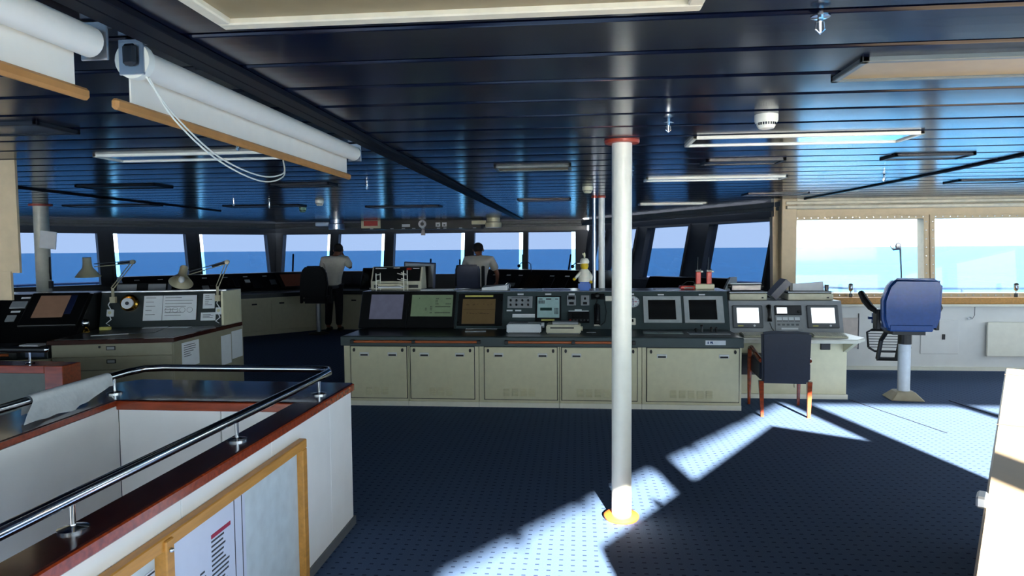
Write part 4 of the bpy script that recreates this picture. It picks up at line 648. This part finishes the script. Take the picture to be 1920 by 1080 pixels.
def anglepoise(base, elbow, head, label, facing):
    t = thing('desk_lamp', label, 'desk lamp', M=CT @ T(base)); b = Vector(base); e = Vector(elbow)-b; h = Vector(head)-b
    MB().cyl((0, 0, -.05), (0, 0, .05), .014, n=10).box(-.025, .025, -.02, .03, -.1, -.04).build('clamp', LAMPC, t)
    for o in (-.014, .014): MB().cyl((o, 0, .05), (e.x+o, e.y, e.z), .005, n=6).build('lower_arm', LAMPC, t); MB().cyl((e.x, e.y, e.z+o), (h.x, h.y, h.z+o), .005, n=6).build('upper_arm', LAMPC if o < 0 else MGREY, t)
    MB().cyl((e.x, e.y-.02, e.z), (e.x, e.y+.02, e.z), .022, n=10).build('elbow', LAMPC, t); MB().cyl(e, e.lerp(h, .4), .009, n=8).build('spring', DARK, t)
    M = T(h) @ T((-.06, 0, -.02)) @ facing; MB().lathe([(.038, .1), (.04, .04), (.045, .0), (.115, -.09), (.112, -.09), (.04, 0), (.03, .1)], 22, M).build('shade', LAMPC, t, smooth=True); MB().ell((0, 0, -.05), (.03, .03, .04), 10, 6, M).build('bulb', PAPER, t, smooth=True)
anglepoise((.13, .98, 1.25), (.24, .95, 1.55), (-.12, .9, 1.44), 'cream anglepoise lamp tilted forward at the chart table end', Rx(-38)); anglepoise((-.87, .98, 1.25), (-.66, .95, 1.56), (-.98, .85, 1.53), 'cream anglepoise lamp arching over the ship clock', Rx(4))
for x, lb in ((.137, 'near the pale side sheets'), (-.9, 'beside the ship clock')):
    q = thing('wall_socket', 'cream socket with tangled white cords '+lb, 'socket', M=CT @ CB @ T((x, .15, 0))); MB().box(-.03, .03, -.035, .035, 0, .03).build('plate', PAPER, q, bev=.004); MB().cyl((0, 0, .03), (0, 0, .036), .016, n=12).build('outlet', CREAM, q); MB().tube([(0, -.03, .03), (.018, -.07, .03), (-.02, -.11, .04), (.02, -.135, .06)], .005, 6).tube([(.01, .03, .03), (-.02, .08, .03), (0, .13, .02)], .005, 6).build('cord', PAPER, q)
for x, yy, w, dd, rz, lb, m_ in ((-.55, .55, .5, .35, 4, 'dark chart sheet lying on the chart table', mt('chart_grey', (70, 78, 82), .4)), (-.44, .86, .22, .12, 10, 'loose white papers under the turning circle sheet', PAPER), (-.205, .84, .2, .12, -8, 'white papers stacked below the clip bar', PAPER), (.05, .75, .2, .25, 20, 'pale papers at the lamp end of the chart table', GREY)):
    slab('chart_paper', lb, 'paper', CT @ T((x, yy, .903)) @ Rz(rz), w, dd, .004, m_)
slab('parallel_ruler', 'white parallel ruler lying on the chart table edge', 'ruler', CT @ T((-.62, .25, .908)) @ Rz(18), .3, .025, .006, PAPER); slab('yellow_box', 'small yellow box on the chart table by the socket cord', 'box', CT @ T((-.86, .75, .903)), .09, .06, .03, YEL)
q = thing('glass_lamp', 'small glass lamp with brass base at the chart table corner', 'lamp', M=CT @ T((-.97, .6, .902))); MB().lathe([(.035, 0), (.03, .02), (.015, .04)], 14).build('base', BRASS, q, smooth=True); MB().ell((0, 0, .085), (.035, .035, .045), 14, 8).build('globe', CHROME, q, smooth=True)
# port console beside chart table
t = thing('port_console', 'dark port console with tilted pinkish screen beside the chart table', 'console', M=CT); MB().box(-4.0, -1.025, .05, 1.35, 0, .74).build('base', CREAM, t); MB().box(-4.0, -1.025, 0, .5, .74, .83).build('counter', TOPG, t, bev=.005)
LC = slope(Matrix(), .45, .82, .92, 1.25); X = Matrix(((0, 0, 1, 0), (1, 0, 0, 0), (0, 1, 0, 0), (0, 0, 0, 1))); MB().prism([(.45, .74), (.45, .82), (.92, 1.25), (1.3, 1.25), (1.3, .74)], -4.0, -1.025, X).build('panel', BLACK, t); MB().box(-4.0, -1.02, .92, 1.3, 1.25, 1.258).build('top_shelf', mt('shelf_grey', (120, 128, 150), .25), t)
m = MB(LC).box(-1.56, -1.05, .2, .63, 0, .03).build('monitor', BLACK, t, bev=.006); MB(LC).box(-1.47, -1.2, .3, .585, .03, .034).build('screen', SCR_P, m); MB(LC).box(-1.2, -1.14, .34, .585, .03, .033).build('side_bar', NVF, m)
for x0, x1, a, b_ in ((-1.72, -1.58, .45, .54), (-1.7, -1.62, .28, .36), (-2.0, -1.85, .33, .4), (-2.4, -2.2, .4, .5)): MB(LC).box(x0, x1, a, b_, 0, .012).build('instrument', GREY, t, bev=.003)
for x, a in ((-1.62, .58), (-1.65, .4), (-1.9, .58), (-2.1, .58)): MB(LC).box(x-.04, x+.04, a, a+.02, 0, .004).build('label_plate', PAPER, t)
MB().cyl((-2.6, -.04, .79), (-1.3, -.04, .79), .014, n=10).build('grab_rail', COPPER, t); MB().box(-1.3, -1.24, -.06, .0, .77, .81).build('rail_bracket', BLACK, t); MB().box(-1.2, -1.05, -.004, 0, .76, .82).build('maker_plate', mt('plate_blue', (70, 84, 110), .4), t)
slab('note_pad', 'white note pad lying open on the port console counter', 'note pad', CT @ T((-1.24, .2, .832)) @ Rz(-6), .16, .12, .02, PAPER); slab('tray', 'dark folder lying on the port console counter', 'folder', CT @ T((-1.62, .22, .832)), .5, .28, .015, DARK)
q = thing('sill_box', 'grey slanted double instrument box behind the chart table lamp', 'instrument', M=CT @ T((-.98, 1.6, 0))); MB().box(-.16, .4, 0, .25, 0, 1.2).build('plinth', DARK, q); E_ = T((0, 0, 1.2)) @ Rx(-20); MB(E_).box(-.16, .42, 0, .12, 0, .13).build('case', BLACK, q, bev=.006); MB(E_).box(-.1, .1, -.006, 0, .015, .11).build('dial_face', GREY, q); MB(E_).box(.22, .4, -.006, 0, .015, .11).build('dial_face', GREY, q)

# ------------------------------------------------------------------ wing wall fittings
def wl(u, z): return MG @ T((u, 0, z))     # u measured from the wing end
def wx(x): return 7.5-x
q = thing('access_hatch', 'flush pale access hatch on the wing wall behind the pilot chair', 'hatch', M=wl(wx(4.78), .445)); MB().box(-.24, .24, 0, .012, -.225, .225).build('panel', WALLW, q, bev=.004); MB().box(-.06, -.03, .012, .03, -.03, .04).build('latch', DARK, q)
q = thing('access_hatch', 'narrow pale hatch on the wing wall beside the desk', 'hatch', M=wl(wx(3.62), .5)); MB().box(-.12, .12, 0, .012, -.2, .2).build('panel', mt('pinkish_panel', (214, 200, 192), .5), q, bev=.004); MB().box(-.13, -.12, 0, .016, -.22, .26).build('hinge', MGREY, q)
q = thing('white_board', 'blank white board leaning low on the wing wall', 'board', M=wl(wx(5.95), .425) @ T((0, .032, 0))); MB().box(-.6, .6, 0, .03, -.225, .225).build('panel', WHITE, q, bev=.004)
q = thing('pull_switch', 'thin cord with ring hanging below the wing sill', 'cord', M=wl(wx(5.2), .86)); MB().tube([(0, .03, 0), (0, .03, -.12), (.03, .03, -.17), (.06, .03, -.15)], .004, 6).build('cord', MGREY, q); MB().tube([(.06+.025*math.cos(a*.6), .03, -.16+.02*math.sin(a*.6)) for a in range(12)], .004, 6).build('ring', STEEL, q)
for x in (3.6, 5.66):
    q = thing('sill_lamp', 'small chrome lamp on the wing sill '+('near the radio desk' if x < 4 else 'above the white board'), 'lamp', M=wl(wx(x), .985) @ T((0, .1, 0))); MB().box(-.015, .015, -.015, .015, -.003, .05).build('bracket', DARK, q); MB().cyl((0, 0, .05), (0, 0, .1), .01, n=8).lathe([(.015, .08), (.03, .1), (.03, .16)], 12).build('body', CHROME, q, smooth=True); MB().ell((0, 0, .165), (.03, .03, .02), 10, 6).build('cap', BLACK, q, smooth=True)

# ------------------------------------------------------------------ sunlit counter at starboard
t = thing('side_counter', 'cream-topped counter with dark seam lines in direct sunlight', 'counter', (1.6, 2.4, 0)); poly = [(.62, 1.15), (1.45, .72), (3.05, 3.4), (2.286, 3.905)]
MB(world=t).prism([(x*1.0, y_) for x, y_ in poly], 0, .965).build('body', mt('counter_side', (196, 190, 176), .5), t); MB(world=t).prism(poly, .965, 1.0).build('top', mt('counter_cream', (146, 128, 106), .4, 0, .05), t, bev=.006)
for f_ in (.17,):
    a = Vector(poly[0]).lerp(Vector(poly[1]), f_); b_ = Vector(poly[3]).lerp(Vector(poly[2]), f_); MB(world=t).tube([(*a, 1.0), (*b_, 1.0)], .005, 4).build('seam', mt('seam_brown', (44, 38, 34), .6), t)
for f_ in (.55, .93): a = Vector(poly[0]).lerp(Vector(poly[3]), f_); b_ = Vector(poly[1]).lerp(Vector(poly[2]), f_); MB(world=t).tube([(*a, 1.0), (*b_, 1.0)], .003, 4).build('seam', mt('seam_brown', (44, 38, 34), .6), t)
MB(world=t).box(-.03, .03, -.012, .012, 0, .03, T((1.02, 1.82, 1.0)) @ Rz(58)).build('latch', STEEL, t, bev=.005)

# ------------------------------------------------------------------ people
def skin(name, pts, edges, mat, parent, sub=2):
    me = bpy.data.meshes.new(name); me.from_pydata([p[0] for p in pts], edges, []); o = bpy.data.objects.new(name, me); COL.objects.link(o); o.parent = parent
    md = o.modifiers.new('skin', 'SKIN'); md.use_smooth_shade = True; sv = me.skin_vertices[0].data
    for i, p in enumerate(pts): sv[i].radius = p[1] if isinstance(p[1], tuple) else (p[1], p[1]); sv[i].use_root = (i == 0)
    s_ = o.modifiers.new('sub', 'SUBSURF'); s_.levels = sub; s_.render_levels = sub; me.materials.append(mat); return o
def person(x, yy, rz, label, lean, head, lh, rh, sc=1):
    t = thing('person', label, 'person', M=T((x, yy, 0)) @ Rz(rz) @ Matrix.Scale(sc, 4)); c = math.cos; s_ = math.sin; ln = R(lean)
    def sp(h, dx=0, dy=0): return Vector((dx, s_(ln)*h+dy, .95+c(ln)*h))
    pel = sp(0); ch = sp(.34); nk = sp(.52); shl, shr = sp(.45, -.22), sp(.45, .22); hd = Vector(head)
    lh = Vector(lh); rh = Vector(rh); el = shl.lerp(lh, .52)+Vector((-.06, -.08, -.03)); er = shr.lerp(rh, .52)+Vector((.07, -.08, -.03) if rh.z < 1.3 else (.1, .04, -.2))
    fw = (hd-nk).normalized(); B = [(pel, (.13, .1)), (ch, (.14, .1)), (sp(.46), (.1, .08)), (nk, (.06, .065)), (nk.lerp(hd, .55), (.06, .065)), (hd-Vector((0, .005, .05)), (.075, .09)), (hd+Vector((0, 0, .01)), (.088, .105)), (hd+Vector((0, -.005, .09)), (.066, .08)),
        (shl, .058), (el, .042), (lh.lerp(el, .12), .028), (shr, .058), (er, .042), (rh.lerp(er, .12), .028), (pel+Vector((-.09, 0, -.06)), .08), (pel+Vector((-.1, .02, -.47)), .058), (Vector((-.11, -.03, .09)), .04), (pel+Vector((.09, 0, -.06)), .08), (pel+Vector((.1, .02, -.47)), .058), (Vector((.11, -.03, .09)), .04), (Vector((-.11, .12, .03)), .035), (Vector((.11, .12, .03)), .035)]
    E = [(0, 1), (1, 2), (2, 3), (3, 4), (4, 5), (5, 6), (6, 7), (2, 8), (8, 9), (9, 10), (2, 11), (11, 12), (12, 13), (0, 14), (14, 15), (15, 16), (0, 17), (17, 18), (18, 19), (16, 20), (19, 21)]
    for h_, wr in ((lh, 10), (rh, 13)):
        el_ = el if wr == 10 else er; d = (h_-el_).normalized(); sd = d.cross(Vector((0, 0, 1))).normalized()*(1 if wr == 10 else -1); n0 = len(B)
        B.append((h_+d*.03, (.036, .02))); E.append((wr, n0))
        for f_, (o_, ln_) in enumerate(((-.03, .07), (-.011, .085), (.009, .08), (.027, .065))):
            k0 = len(B); B.append((h_+d*.075+sd*o_, .011)); B.append((h_+d*(.075+ln_*.5)+sd*o_+Vector((0, 0, -.008)), .0095)); B.append((h_+d*(.07+ln_)+sd*o_+Vector((0, 0, -.03)), .0085)); E.extend([(n0, k0), (k0, k0+1), (k0+1, k0+2)])
        k0 = len(B); B.append((h_+d*.04+sd*.045, .011)); B.append((h_+d*.08+sd*.06+Vector((0, 0, -.012)), .0095)); E.extend([(n0, k0), (k0, k0+1)])
    skin('body', [(tuple(p), r) for p, r in B], E, SKIN, t)
    MB().ell(hd+Vector((-.092, -.01, 0)), (.014, .022, .032), 8, 6).ell(hd+Vector((.092, -.01, 0)), (.014, .022, .032), 8, 6).ell(hd+Vector((0, .1, -.01)), (.014, .02, .025), 8, 6).build('ears_and_nose', SKIN, t, smooth=True)
    MB().ell(hd+Vector((-.032, .092, .015)), (.012, .008, .008), 8, 6).ell(hd+Vector((.032, .092, .015)), (.012, .008, .008), 8, 6).build('eyes', INK, t, smooth=True); MB().ell(hd+Vector((0, .094, -.05)), (.024, .008, .006), 8, 6).build('mouth', mt('lips', (140, 80, 72), .5), t, smooth=True)
    MB().ell(hd+Vector((0, -.022, .045)), (.098, .11, .095), 18, 10).build('hair', HAIR, t, smooth=True)
    skin('shirt', [(tuple(p), r) for p, r in ((pel+Vector((0, 0, -.1)), (.17, .14)), (pel+Vector((0, 0, .02)), (.17, .135)), (sp(.17), (.175, .13)), (ch, (.215, .14)), (sp(.45), (.16, .11)), (nk, (.07, .07)), (shl, .088), (shl.lerp(el, .8), .078), (shr, .088), (shr.lerp(er, .8), .078))], [(0, 1), (1, 2), (2, 3), (3, 4), (4, 5), (4, 6), (6, 7), (4, 8), (8, 9)], SHIRT, t)
    skin('trousers', [(tuple(p), r) for p, r in ((pel+Vector((0, 0, .02)), (.15, .12)), (pel+Vector((-.09, 0, -.08)), .11), (pel+Vector((-.1, .02, -.47)), .08), (Vector((-.11, -.03, .1)), .065), (pel+Vector((.09, 0, -.08)), .11), (pel+Vector((.1, .02, -.47)), .08), (Vector((.11, -.03, .1)), .065))], [(0, 1), (1, 2), (2, 3), (0, 4), (4, 5), (5, 6)], TROU, t)
    for sx in (-.11, .11): MB().ell((sx, .05, .0435), (.05, .14, .045), 12, 6).build('shoe', BLACK, t, smooth=True)
    MB().box(-.045, .0, -.02, .02, .0, .1, T(shl.lerp(nk, .4)+Vector((0, -.02, .05))) @ Rx(80)).build('epaulette', INK, t) if False else None
person(-5.0, 13.68, R(-6), 'person in white short-sleeved shirt standing at the helm console, hand raised to face', 18, (.02, .27, 1.565), (-.26, .4, .95), (.1, .34, 1.45), 1.06)
person(-1.9, 12.95, R(-4), 'person in white short-sleeved shirt leaning over the conning console', 22, (-.03, .31, 1.55), (-.25, .5, 1.0), (.3, .38, .95), 1.06)
